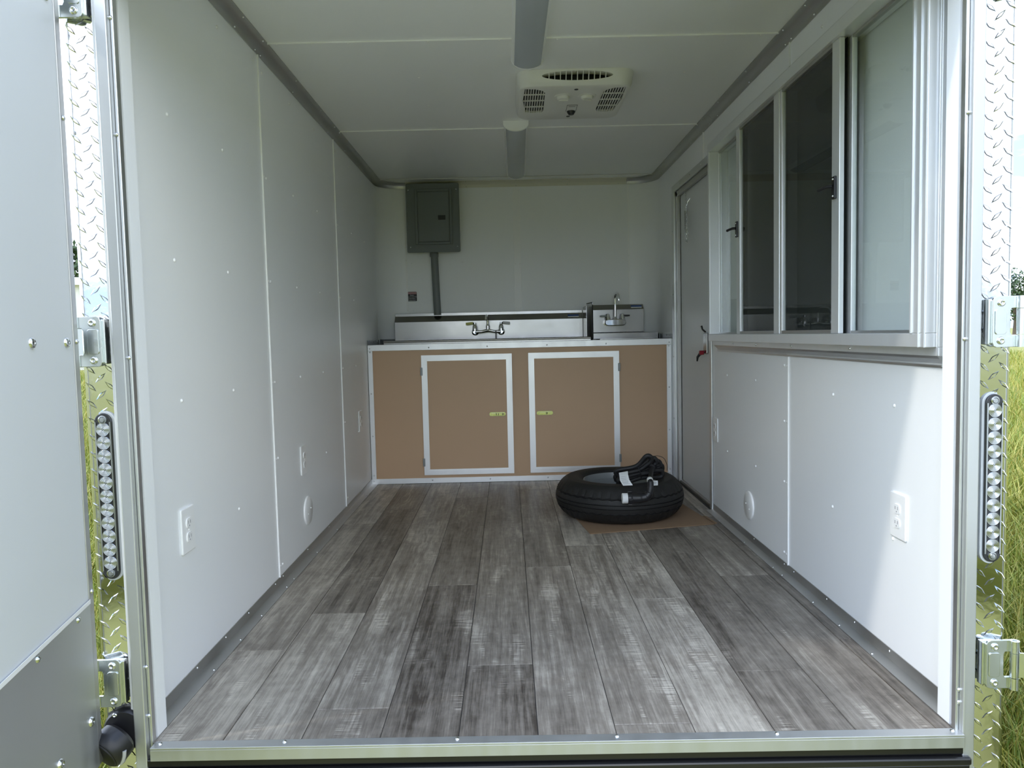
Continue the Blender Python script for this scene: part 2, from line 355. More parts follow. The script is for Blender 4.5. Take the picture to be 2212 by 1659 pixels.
screws(wr, [(1.0, y, z) for y in (0.29, 0.69, 1.48, 1.91) for z in (0.36, 0.74)] + [(1.0, S1 + d, z) for d in (0.018, 0.045) for z in (0.075, 0.36, 0.60, 0.82)] + [(1.0, 0.79, 1.975), (1.0, 3.15, 1.2), (1.0, 3.15, 1.6)], (-1, 0, 0))

wb = thing('wall_back', (0, YB, 0), 'white end wall with rounded corners behind the sinks', 'wall', kind='structure')
def arc(cx, cy, r, a0, a1, n=10): return [(cx + r * math.cos(math.radians(a0 + (a1 - a0) * i / n)), cy + r * math.sin(math.radians(a0 + (a1 - a0) * i / n))) for i in range(n + 1)]
MB().box(-1 + RC, 0.0, YB, YB + 0.006, 0, ZC).build('wall_panel', 'wall_white', wb); MB().box(0.0, 1 - RC, YB, YB + 0.006, 0, ZC).build('wall_panel', 'wall_white', wb)
for sx in (-1, 1):
    inn = [(sx * x, y) for x, y in arc(1 - RC, YB - RC, RC, 0, 90)]; ou = [(sx * x, y) for x, y in arc(1 - RC, YB - RC, RC + 0.006, 0, 90)]
    MB().prism(inn + ou[::-1], 'z', 0, ZC).build('corner_panel', 'wall_white', wb, smooth=True)
    MB().box(sx * (1 - RC) - 0.006, sx * (1 - RC) + 0.006, YB - 0.003, YB, 0.92, 2.033).build('joint_strip', 'white_plastic', wb, bevel=0.001)
MB().box(-1.072, 1.072, YB + 0.02, YB + 0.07, -0.25, ZC + 0.06).build('outer_skin', 'skin_white', wb)
MB().box(-0.026, 0.026, YB - 0.003, YB, 0.92, 2.033).build('joint_strip', 'white_plastic', wb, bevel=0.001)
screws(wb, [(x, YB - 0.003, z) for x in (-0.018, 0.018) for z in (1.16, 1.48, 1.80, 2.0)] + [(x, YB, z) for x in (-0.40, 0.40, 0.77, -0.77) for z in (1.16, 1.50, 1.98)] + [(s * (1 - RC), YB - 0.003, z) for s in (-1, 1) for z in (1.16, 1.52)], (0, -1, 0), 0.0038)

# ---- ceiling
ce = thing('ceiling', (0, 1.8, ZC), 'white panelled ceiling', 'ceiling', kind='structure')
e = [-0.10, S1, S2, S3]
for a, b in zip(e[:-1], e[1:]): MB().box(-1.0, 1.0, a, b, ZC, ZC + 0.006).build('ceiling_panel', 'wall_white', ce)
MB().prism([(-1, S3), (1, S3)] + arc(1 - RC, YB - RC, RC + 0.003, 0, 90)[1:] + [(-x, y) for x, y in arc(1 - RC, YB - RC, RC + 0.003, 0, 90)[1:]][::-1], 'z', ZC, ZC + 0.006).build('ceiling_panel', 'wall_white', ce)
for s in (S1, S2, S3): MB().box(-0.96, 0.96, s - 0.004, s + 0.004, ZC - 0.0055, ZC).build('joint_strip', 'white_plastic', ce, bevel=0.001)
screws(ce, [(x, s + 0.02, ZC) for s in (S1, S2) for x in (-0.93, -0.66, -0.36, -0.09, 0.13, 0.25, 0.40, 0.66, 0.90)] + [(-0.44, y, ZC) for y in (1.5, 1.9)] + [(0.7, y, ZC) for y in (1.5, 1.9, 2.7)] + [(-0.5, 2.72, ZC), (0.4, 2.72, ZC)], (0, 0, -1), 0.004)
MB().box(-1.072, 1.072, -0.10, YB + 0.06, ZC + 0.012, ZC + 0.08).build('outer_roof', 'skin_white', ce)

# ---- rear header above the opening (door frame head)
hd = thing('trim_1', (0, -0.07, 1.8), 'aluminium head rail across the top of the rear opening', 'trim', kind='structure')
MB().box(-1.0, 1.0, -0.11, -0.045, 1.79, 1.85).build('head_rail', 'aluminium_bright', hd, bevel=0.003)
MB().box(-1.07, 1.07, -0.10, -0.02, 1.85, ZC + 0.08).build('head_panel', 'skin_white', hd)

# ---- ceiling cove trim swept round the room
PROF = [(0.0, 0.042), (0.003, 0.042), (0.0035, 0.026), (0.007, 0.018), (0.013, 0.0125), (0.0165, 0.0075), (0.026, 0.0035), (0.042, 0.003), (0.042, 0.0), (0.0, 0.0)]
def sweep(name, path, m, parent):
    V = []; F = []; n = len(PROF)
    for (x, y), (nx, ny) in path: V += [(x + nx * a, y + ny * a, ZC - b) for a, b in PROF]
    for i in range(len(path) - 1):
        for k in range(n): l = (k + 1) % n; F.append((i * n + k, (i + 1) * n + k, (i + 1) * n + l, i * n + l))
    F += [tuple(range(n))[::-1], tuple(range((len(path) - 1) * n, len(path) * n))]
    return MB().add(V, F).build(name, m, parent, smooth=True)
tl = thing('trim_2', (-1, 1.7, ZC), 'dull aluminium cove along the ceiling above the blank wall', 'trim', kind='structure')
tr_ = thing('trim_3', (1, 1.7, ZC), 'dull aluminium cove along the ceiling above the serving window', 'trim', kind='structure')
tb = thing('trim_4', (0, YB, ZC), 'cream cove along the ceiling above the breaker panel', 'trim', kind='structure')
for sx, T in ((-1, tl), (1, tr_)):
    cor = [((sx * x, y), (-sx * math.cos(math.radians(9 * i)), -math.sin(math.radians(9 * i)))) for i, (x, y) in enumerate(arc(1 - RC, YB - RC, RC, 0, 90))]
    sweep('cove', [((sx, -0.10), (-sx, 0)), ((sx, 2.15), (-sx, 0))], 'aluminium_dull', T)
    sweep('cove', [((sx, 2.152), (-sx, 0))] + cor + [((sx * 0.80, YB), (0, -1))], 'aluminium_dull', T)
    screws(T, [(sx * 0.9968, y, ZC - 0.034) for y in (0.85, 1.06, 1.12, 1.55, 2.05, 2.2, 2.6, 3.0, 3.4)], (-sx, 0, 0), 0.0045, 'bolt_steel')
    screws(T, [(sx * 0.966, y, ZC - 0.003) for y in (0.85, 1.06, 1.5, 1.93, 2.22, 2.33, 2.75, 3.2)], (0, 0, -1), 0.0045, 'bolt_steel')
sweep('cove', [((-0.798, YB), (0, -1)), ((0.798, YB), (0, -1))], 'cream_trim', tb)
screws(tb, [(x, YB - 0.0035, ZC - 0.034) for x in (-0.36, 0.0, 0.37, 0.74)], (0, -1, 0), 0.004, 'bolt_steel')
screws(tb, [(x, YB - 0.035, ZC - 0.003) for x in (-0.36, -0.18, 0.0, 0.18, 0.37, 0.55)], (0, 0, -1), 0.004, 'bolt_steel')

# ---- baseboards
for sx, nm, lab in ((-1, 'baseboard_left', 'dull aluminium angle along the floor under the blank wall'), (1, 'baseboard_right', 'dull aluminium angle along the floor under the serving window')):
    B = thing(nm, (sx, 1.5, 0), lab, 'baseboard', kind='structure')
    y0 = yr(sx) + 0.012; spans = [(y0, 3.10)] if sx < 0 else [(y0, 2.18)]
    for a, b in spans:
        MB().prism([(sx, 0.0003), (sx - sx * 0.04, 0.0003), (sx - sx * 0.04, 0.0025), (sx - sx * 0.010, 0.003), (sx - sx * 0.0045, 0.006), (sx - sx * 0.003, 0.010), (sx - sx * 0.0022, 0.037), (sx, 0.037)], 'y', a, b).build('floor_angle', 'aluminium_dull', B, smooth=True)
    ys = [0.30, 0.52, 0.73, 1.03, 1.13, 1.5, 1.9] + ([2.3, 2.7] if sx < 0 else [])
    screws(B, [(sx - sx * 0.0022, y, 0.028) for y in ys], (-sx, 0, 0), 0.004, 'bolt_steel')
    screws(B, [(sx - sx * 0.033, y + 0.04, 0.0025) for y in ys], (0, 0, 1), 0.004, 'bolt_steel')

# ---- rear sill and bumper
sl = thing('trim_5', (0, -0.08, 0), 'aluminium door sill across the rear edge of the floor', 'trim', kind='structure')
def skewbox(x0, x1, d0, d1, z0, z1):   # box whose y follows the rear plane
    b = MB(); P = []
    for z in (z0, z1): P += [(x0, yr(x0) + d0, z), (x1, yr(x1) + d0, z), (x1, yr(x1) + d1, z), (x0, yr(x0) + d1, z)]
    return b.add(P, [(0, 3, 2, 1), (4, 5, 6, 7), (0, 1, 5, 4), (1, 2, 6, 5), (2, 3, 7, 6), (3, 0, 4, 7)])
skewbox(-0.956, 0.968, -0.031, 0.001, -0.003, 0.0022).build('sill_top', 'aluminium_bright', sl, bevel=0.0008)
skewbox(-0.956, 0.968, -0.031, -0.028, -0.030, -0.0032).build('sill_face', 'aluminium_bright', sl, bevel=0.0008)
screws(sl, [(x, yr(x) - 0.012, 0.0022) for x in (-0.94, -0.64, -0.226, 0.155, 0.535, 0.95)], (0, 0, 1), 0.006, 'bolt_steel')
bu = thing('rear_bumper', (0, -0.06, GZ), 'glossy black steel rear beam under the door sill', 'bumper')
skewbox(-0.97, 0.985, -0.022, 0.05, -0.052, -0.031).build('beam_top', 'black_paint', bu, bevel=0.004)
skewbox(-0.97, 0.985, -0.034, 0.05, -0.072, -0.0525).build('beam_ledge', 'black_paint', bu, bevel=0.005)
skewbox(-0.97, 0.985, -0.026, 0.05, -0.26, -0.0725).build('beam_face', 'black_paint', bu, bevel=0.004)
ch = thing('trailer_chassis', (0, 1.9, GZ), 'black steel chassis rails under the trailer floor', 'chassis')
for x in (-0.8, 0.8): MB().box(x - 0.04, x + 0.04, 0.0, YB, -0.25, -0.052).build('chassis_rail', 'black_paint', ch)

# ---- rear frame posts and tread-plate corner posts
def frame_post(sx, lab, nm):
    y0 = yr(sx); T = thing(nm, (sx, y0, 0), lab, 'trim', kind='structure')
    a, b = (0.957, 0.998)
    MB().box(sx * 0.968, sx * 0.996, y0 - 0.022, y0 + 0.02, -0.33, 1.79).build('post_face', 'aluminium_bright', T, bevel=0.003)
    MB().box(sx * 0.960, sx * 0.9675, y0 - 0.006, y0 + 0.012, -0.03, 1.79).build('post_inner_lip', 'aluminium', T, bevel=0.002)
    MB().box(sx * 0.9605, sx * 1.004, y0 + 0.0205, y0 + 0.070, 0.0, 1.79).build('post_core', 'wall_white', T)
    screws(T, [(sx * 0.966, y0 - 0.0065, z) for z in (0.07, 0.19 if sx < 0 else 0.1, 0.93, 1.44, 1.70)], (0, -1, 0), 0.005, 'bolt_steel')
frame_post(-1, 'bright aluminium rear door jamb beside the blank wall', 'trim_6'); frame_post(1, 'bright aluminium rear door jamb beside the serving window', 'trim_7')
def tread_post(sx, lab):
    y0 = yr(sx); T = thing('tread_plate_post', (sx * 1.035, y0, GZ), lab, 'corner post', 'tread plate rear corner posts')
    TT = math.tan(math.radians(20)); off = lambda x: -(x - 1.035) * TT      # the corner face is canted towards the opening
    oo = off(1.062)
    prof = [(0.994, off(1.0) + 0.016), (0.9965, off(1.0) + 0.006), (1.001, off(1.0) + 0.001), (1.006, off(1.006)), (1.0064, off(1.0064)), (1.0616, off(1.0616)), (1.062, oo)] + [(1.062 + 0.013 * math.sin(a), oo + 0.013 - 0.013 * math.cos(a)) for a in [math.radians(d) for d in (20, 40, 60, 80, 90)]] + [(1.075, 0.35)]
    inn = [(0.992, off(1.0) + 0.016), (1.001, off(1.0) + 0.004), (1.062, oo + 0.0025), (1.070, oo + 0.008), (1.073, oo + 0.014), (1.073, 0.35)]
    MB().prism([(sx * x, y0 + y) for x, y in prof + inn[::-1]], 'z', -0.33, 2.10).build('plate', 'tread_plate', T, smooth=True)
    # raised diamonds: one relief sheet on the plate
    b = MB(); px, pz = 0.0375, 0.0405; Lg, Wd, H = 0.0155, 0.0042, 0.0020
    def lug(cx, cz, ang, onside=False):
        ca, sa = math.cos(ang), math.sin(ang); O = [(-Lg, 0), (-Lg * .35, -Wd * .75), (0, -Wd), (Lg * .35, -Wd * .75), (Lg, 0), (Lg * .35, Wd * .75), (0, Wd), (-Lg * .35, Wd * .75)]
        P = []
        for k, h in ((1.0, 0.0), (0.62, H)):
            for a, c in O:
                dx, dz = (a * k) * ca - (c * k) * sa, (a * k) * sa + (c * k) * ca
                if not onside: P.append((cx + dx + sx * -h * 0.34, y0 + off(abs(cx + dx)) - h * 0.94, cz + dz))
                else: P.append((sx * (1.075 + h), cx + dx, cz + dz))
        b.add(P, [(i, (i + 1) % 8, 8 + (i + 1) % 8, 8 + i) for i in range(8)] + [tuple(range(8, 16))])
    rows = int(2.4 / pz)
    for r in range(rows):
        z = -0.31 + r * pz
        for cxo in (1.020, 1.0575): lug(sx * cxo, z, math.radians(-48))
        for cxo in (1.001 + 0.037, 1.0035): lug(sx * cxo, z + pz / 2, math.radians(46))
        for k in range(8):
            lug(y0 + 0.03 + k * px, z, math.radians(-48), True); lug(y0 + 0.03 + (k + .5) * px, z + pz / 2, math.radians(46), True)
    tag(b.build('raised_diamonds', 'tread_plate', T), kind='stuff')
    return T
tread_post(-1, 'mirror-bright tread plate corner post on the blank wall side'); tread_post(1, 'mirror-bright tread plate corner post on the serving window side')

# ---- entry door in the side wall
d1 = thing('door_1', (1.0, (D0 + D1) / 2, 0), 'white entry door with aluminium frame beside the cabinet', 'door', kind='structure')
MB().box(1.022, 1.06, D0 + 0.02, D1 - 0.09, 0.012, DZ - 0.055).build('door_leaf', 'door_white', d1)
for nm, a in (('frame_head', (0.988, 1.0, D0 - 0.01, D1 + 0.012, DZ - 0.022, DZ + 0.020)), ('frame_jamb', (0.986, 1.0, D1 - 0.05, D1 + 0.012, 0.0, DZ - 0.0225)), ('frame_jamb', (0.992, 1.0, D0 - 0.012, D0 + 0.03, 0.0, DZ - 0.0225))):
    MB().box(*a).build(nm, 'aluminium', d1, bevel=0.002)
for nm, a in (('stop_head', (1.0002, 1.02, D0 + 0.02, D1 - 0.05, DZ - 0.055, DZ - 0.022)), ('stop_jamb', (1.0002, 1.02, D1 - 0.088, D1 - 0.05, 0.0, DZ - 0.0225)), ('stop_jamb', (1.0002, 1.02, D0 + 0.0, D0 + 0.03, 0.0, DZ - 0.0225))):
    MB().box(*a).build(nm, 'aluminium_dull', d1, bevel=0.002)
MB().box(1.0065, 1.06, D0 + 0.0, D1, -0.03, 0.011).build('threshold', 'aluminium_dull', d1)
for a in ((1.06, 1.072, D0, D1, 0.0, DZ),): MB().box(*a).build('outer_leaf', 'skin_white', d1)
screws(d1, [(0.9858, D1 - 0.018, z) for z in (0.4, 0.8, 1.2, 1.6)] + [(0.9878, y, DZ) for y in (2.35, 2.6, 2.85)], (-1, 0, 0), 0.004, 'bolt_steel')
la = MB().box(1.010, 1.022, 2.340, 2.410, 0.835, 0.950).build('latch', 'stainless', d1, bevel=0.004)
MB().cyl((1.008, 2.395, 0.84), (0.985, 2.395, 0.84), 0.012).build('red_button', 'red_plastic', la, smooth=True)
MB().tube([(1.010, 2.40, 0.838), (0.990, 2.405, 0.832), (0.978, 2.41, 0.815), (0.976, 2.412, 0.792)], [0.008, 0.009, 0.007, 0.004]).build('lever', 'black_plastic', la, smooth=True)
MB().tube([(1.008, 2.35, 0.955), (0.99, 2.345, 0.97), (0.985, 2.345, 0.99)], 0.005).build('lock_tab', 'black_plastic', la, smooth=True)

cn = thing('door_restraint', (0.99, 2.68, 1.4), 'slack steel chain with a pull spring hanging by the entry door', 'chain')
def links(pts, step=0.013, r=0.0014):
    b = MB(); P = [Vector(p) for p in pts]; i = 0; q = 0.0; k = 0
    while i < len(P) - 1:
        seg = (P[i + 1] - P[i]); l = seg.length
        if q > l: q -= l; i += 1; continue
        c = P[i] + seg * (q / l); t = seg.normalized(); a = t.orthogonal().normalized(); a = a if k % 2 else t.cross(a)
        b.tube([c + t * (0.008 * math.cos(x)) + a * (0.0045 * math.sin(x)) for x in [2 * PI * j / 8 for j in range(8)]], r, 5, True); q += step; k += 1
    return b
pl = [(0.985, 2.70, 1.79), (0.984, 2.68, 1.70), (0.985, 2.665, 1.60), (0.986, 2.66, 1.54), (0.986, 2.668, 1.50), (0.988, 2.695, 1.485), (0.99, 2.715, 1.51), (0.99, 2.72, 1.545)]
links(pl).build('chain', 'bolt_steel', cn, smooth=True)
co = [(0.998 + 0.009 * math.cos(a), 2.74 + 0.009 * math.sin(a), 1.57 + 0.11 * i / 119) for i, a in enumerate([2 * PI * 15 * i / 119 for i in range(120)])]
MB().tube(co, 0.0022, 5).build('spring', 'aluminium_dull', cn, smooth=True)
MB().tube([(0.99, 2.722, 1.545), (0.995, 2.735, 1.56), (0.998, 2.74, 1.572)], 0.002, 6).build('hook', 'bolt_steel', cn, smooth=True)
MB().tube([(0.998, 2.74, 1.68), (1.0, 2.742, 1.70), (1.006, 2.735, 1.73), (1.02, 2.73, 1.75)], 0.002, 6).build('hook', 'bolt_steel', cn, smooth=True)

# ---- serving window
wi = thing('window_1', (0.97, 1.03, 0.9), 'aluminium framed sliding serving window with four panes', 'window', kind='structure')
A = 'window_aluminium'
def wbox(nm, a, m=A, bev=0.0015, par=None): return MB().box(*a).build(nm, m, par or wi, bevel=bev)
# stepped surround: flange, channel, frame
fl = (0.012, 2.075, 0.856, 1.945)
for a in ((0.996, 1.0, fl[0], fl[1], fl[2], 0.93), (0.996, 1.0, fl[0], fl[1], 1.865, fl[3]), (0.996, 1.0, fl[0], 0.075, 0.9302, 1.8648), (0.996, 1.0, 1.99, fl[1], 0.9302, 1.8648)): wbox('flange', a, 'aluminium')
c2 = (0.020, 2.055, 0.887, 1.918)
for a in ((0.968, 0.9958, c2[0], c2[1], c2[2], 0.909), (0.968, 0.9958, c2[0], c2[1], 1.893, c2[3]), (0.968, 0.9958, c2[0], 0.030, 0.9092, 1.8928), (0.968, 0.9958, 2.036, c2[1], 0.9092, 1.8928)): wbox('channel', a)
MB().prism([(0.968, 0.887), (0.9958, 0.8865), (0.9958, 0.862), (0.985, 0.868), (0.972, 0.881)], 'y', c2[0] + 0.004, c2[1] - 0.03).build('drip_rail', 'aluminium', wi)
FX0, FX1 = 0.940, 1.03
wbox('sill_rail', (FX0, FX1, 0.030, 2.036, 0.9092, 0.944)); wbox('head_rail', (FX0, FX1, 0.030, 2.036, 1.850, 1.8928))
wbox('stile', (FX0, FX1, 0.030, 0.098, 0.9442, 1.8498)); wbox('stile', (FX0, FX1, 2.000, 2.036, 0.9442, 1.8498))
MB().box(0.9365, 0.9399, 0.030, 0.037, 0.9095, 1.8925).build('bead', A, wi); MB().box(0.9365, 0.9399, 0.058, 0.062, 0.9095, 1.8925).build('bead', A, wi); MB().box(0.9365, 0.9399, 0.092, 0.098, 0.9445, 1.8495).build('bead', A, wi)
MB().box(0.9365, 0.9399, 2.001, 2.006, 0.9445, 1.8495).build('bead', A, wi)
MB().box(0.9655, 0.9678, 0.022, 0.026, 0.89, 1.91).build('bead', A, wi); MB().box(0.993, 0.9958, 0.050, 0.054, 0.86, 1.94).build('bead', A, wi)
MB().box(0.950, 1.02, 1.058, 1.098, 0.9442, 1.8498).build('mullion', A, wi, bevel=0.002)
# fixed outer panes (far and near) and sliding sashes with screens
def sash(nm, x, y0, y1, lab, screen, st0=0.03, st1=0.03):
    s = thing(nm, (x, (y0 + y1) / 2, 0.944), lab, None); adopt(s, wi)
    z0, z1 = 0.9445, 1.8495; rb = 0.008 if not screen else 0.012
    MB().box(x, x + 0.016, y0, y0 + st0, z0, z1).build('sash_stile', A, s, bevel=0.002); MB().box(x, x + 0.016, y1 - st1, y1, z0, z1).build('sash_stile', A, s, bevel=0.002)
    MB().box(x, x + 0.016, y0 + st0, y1 - st1, z0, z0 + rb).build('sash_rail', 'aluminium_dull', s); MB().box(x, x + 0.016, y0 + st0, y1 - st1, z1 - rb, z1).build('sash_rail', 'aluminium_dull', s)
    MB().box(x + 0.006, x + 0.010, y0 + st0, y1 - st1, z0 + rb, z1 - rb).build('pane', 'glass', s)
    if screen: MB().box(x + 0.024, x + 0.0248, y0, y1, z0, z1).build('insect_screen', 'insect_mesh', s)
    return s
sash('fixed_light', 0.984, 0.099, 0.575, None, False, 0.006, 0.045); sash('fixed_light', 0.984, 1.585, 1.999, None, False, 0.045, 0.006)
s3 = sash('sliding_sash', 0.952, 0.545, 1.056, None, True, 0.055, 0.022); s2 = sash('sliding_sash', 0.952, 1.100, 1.598, None, True, 0.022, 0.050)
for s, y, z in ((s3, 0.572, 1.40), (s2, 1.580, 1.41)):
    MB().box(0.944, 0.952, y - 0.011, y + 0.011, z - 0.035, z + 0.035).build('latch_body', 'black_plastic', s, bevel=0.002)
    MB().tube([(0.944, y, z + 0.005), (0.934, y + 0.01, z + 0.006), (0.926, y + 0.035, z + 0.004), (0.922, y + 0.055, z + 0.002)], [0.006, 0.006, 0.0055, 0.006]).build('latch_lever', 'black_plastic', s, smooth=True)
    screws(s, [(0.944, y, z + 0.026), (0.944, y, z - 0.026)], (-1, 0, 0), 0.004, 'bolt_steel')
screws(wi, [(0.9958, 0.034, z) for z in (0.872, 1.44, 1.11)] + [(0.9958, y, 0.871) for y in (0.18, 0.40, 0.62, 0.9, 1.2, 1.5, 1.8)], (-1, 0, 0), 0.005, 'bolt_steel')
screws(wi, [(0.9678, 0.046, z) for z in (1.44, 1.12)] + [(0.968, y, 0.898) for y in (0.5, 0.98, 1.38, 1.7)], (-1, 0, 0), 0.0045, 'bolt_steel')
# closed serving hatch outside the window
ht = thing('serving_hatch', (1.08, 1.03, 0.85), 'closed pale serving hatch behind the panes', None); adopt(ht, wi)
MB().box(1.034, 1.07, 0.062, 1.998, 0.928, 1.868).build('hatch_panel', 'hatch_white', ht)
for a in ((1.0312, 1.0338, 1.2, 1.225, 0.95, 1.86), (1.0312, 1.0338, 1.80, 1.825, 0.95, 1.86)): MB().box(*a).build('hatch_rib', 'aluminium_dull', ht)
MB().box(1.0702, 1.085, 0.02, 2.04, 0.89, 1.91).build('hatch_skin', 'skin_white', ht)

# ---- rear doors
def rear_door(nm, sx, hx, hy, ang, lab):
    # leaf swings about (hx, hy); inner face direction d, outward normal n
    T = thing(nm, (hx, hy, 0), lab, 'door', kind='structure'); d = Vector((math.sin(ang), -math.cos(ang), 0)); n = Vector((-sx * d.y * -1, 0, 0))
    n = Vector((d.y, -d.x, 0)) if sx < 0 else Vector((-d.y, d.x, 0))   # away from the opening
    if n.x * sx < 0: n = -n
    W, Z0, Z1, th = 0.94, -0.005, 1.785, 0.038; h = Vector((hx, hy, 0)); up = Vector((0, 0, 1))
    def slab(name, m, s0, s1, t0, t1, z0, z1, bev=0.001):
        c = h + d * ((s0 + s1) / 2) + n * ((t0 + t1) / 2) + up * ((z0 + z1) / 2)
        return MB().obox(c, d, n, up, (s1 - s0) / 2, (t1 - t0) / 2, (z1 - z0) / 2).build(name, m, T, bevel=bev)
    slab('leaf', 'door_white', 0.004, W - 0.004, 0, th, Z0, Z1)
    slab('hinge_edge_trim', 'aluminium_dull', -0.002, 0.024, -0.003, th + 0.003, Z0 - 0.002, Z1 + 0.002, 0.002); slab('latch_edge_trim', 'aluminium_dull', W - 0.024, W + 0.002, -0.003, th + 0.003, Z0 - 0.002, Z1 + 0.002, 0.002)
    slab('head_edge_trim', 'aluminium_dull', 0.0245, W - 0.0245, -0.003, th + 0.003, Z1 - 0.024, Z1 + 0.002)
    slab('kick_plate', 'aluminium_bright', 0.0245, W - 0.0245, -0.0035, 0.0, Z0, 0.382, 0.0008)
    slab('kick_lip', 'white_plastic', 0.0245, W - 0.0245, -0.0050, -0.0035, 0.376, 0.386, 0.0008)
    P = lambda s, z, t=-0.0035: tuple(h + d * s + n * t + up * z)
    nn = tuple(round(c, 4) for c in -n)
    screws(T, [P(s, 0.366) for s in (0.10, 0.305, 0.51, 0.71, 0.9)], nn, 0.0075, 'zinc', 'rivet')
    for z in (0.968, 0.118, 1.70):
        for s in (0.062, 0.235): bolt(T, P(s, z, -0.0035 if z < 0.38 else 0.0), nn, 0.0115)
    screws(T, [P(0.012, z) for z in (0.40, 0.97, 1.46)], nn, 0.006, 'bolt_steel')
    return T
ANG_L = math.radians(10.5)
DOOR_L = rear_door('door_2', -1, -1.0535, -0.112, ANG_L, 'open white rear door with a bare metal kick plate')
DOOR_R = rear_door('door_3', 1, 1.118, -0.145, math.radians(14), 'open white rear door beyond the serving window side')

# ---- hinges
def hinge(sx, zc, lab):
    y0 = yr(sx); T = thing('hinge', (sx * 1.04, y0, zc), lab, None); adopt(T, DOOR_L if sx < 0 else DOOR_R); hz = 0.058; y0 -= 0.012
    bx = sx * 1.079
    pl = MB().prism([(sx * x, z) for x, z in [(1.018, zc - hz + .01), (1.021, zc - hz + .003), (1.028, zc - hz), (1.079, zc - hz), (1.079, zc - hz * .52), (1.062, zc - hz * .52), (1.059, zc - hz * .42), (1.059, zc + hz * .42), (1.062, zc + hz * .52), (1.079, zc + hz * .52), (1.079, zc + hz), (1.028, zc + hz), (1.021, zc + hz - .003), (1.018, zc + hz - .01)]], 'y', y0 - 0.014, y0 - 0.0072).build('leaf_plate', 'zinc', T, bevel=0.0012)
    MB().prism([(sx * x, z) for x, z in rrect(1.036, zc, 0.013, hz * .5, 0.006)], 'y', y0 - 0.0165, y0 - 0.0142).build('leaf_swell', 'zinc', T, bevel=0.0012)
    MB().box(sx * 1.012, sx * 1.060, y0 - 0.0070, y0 + 0.012, zc - hz + .006, zc + hz - .006).build('backing_plate', 'zinc', T, bevel=0.002)
    for a, b in ((-hz, -hz * .52), (hz * .52, hz)): MB().lathe([(0, a), (0.0105, a), (0.0105, b), (0.005, b), (0.005, b - 0.004), (0, b - 0.004)], (bx + sx * 0.002, y0 - 0.018, zc), (0, 0, 1), 20).build('knuckle', 'zinc', T, smooth=True)
    MB().lathe([(0, -hz * .50), (0.0098, -hz * .50), (0.0098, hz * .50), (0, hz * .50)], (bx + sx * 0.002, y0 - 0.018, zc), (0, 0, 1), 20).build('strap_knuckle', 'zinc', T, smooth=True)
    # strap runs along the outer face of the door leaf
    if sx < 0: h, ang = Vector((-1.0535, -0.112, 0)), ANG_L
    else: h, ang = Vector((1.118, -0.145, 0)), math.radians(14)
    d = Vector((math.sin(ang), -math.cos(ang), 0)); n = Vector((-d.y, d.x, 0)); n = n if n.x * sx > 0 else -n
    a = Vector((bx + sx * 0.012, y0 - 0.018, zc)); b = h + n * 0.044 + d * 0.005 + Vector((0, 0, zc)); c = h + n * 0.044 + d * 0.28 + Vector((0, 0, zc))
    mb = MB()
    for p, q in ((a, b), (b, c)):
        t = (q - p).normalized(); m_ = Vector((-t.y, t.x, 0)); mb.obox((p + q) / 2, t, m_, (0, 0, 1), (q - p).length / 2, 0.0025, hz * .5)
    mb.build('door_strap', 'zinc', T)
    bolt(T, (sx * 1.037, y0 - 0.014, zc + hz * .74), (0, -1, 0), 0.0092); bolt(T, (sx * 1.037, y0 - 0.014, zc - hz * .74), (0, -1, 0), 0.0092)
hinge(-1, 1.752, 'topmost zinc hinge on the blank wall side corner post'); hinge(-1, 0.969, 'middle zinc hinge above the blank wall side light bar'); hinge(-1, 0.160, 'lowest zinc hinge on the blank wall side corner post')
hinge(1, 0.968, 'middle zinc hinge above the serving window side light bar'); hinge(1, 0.168, 'lowest zinc hinge on the serving window side corner post'); hinge(1, 1.752, 'topmost zinc hinge on the serving window side corner post')

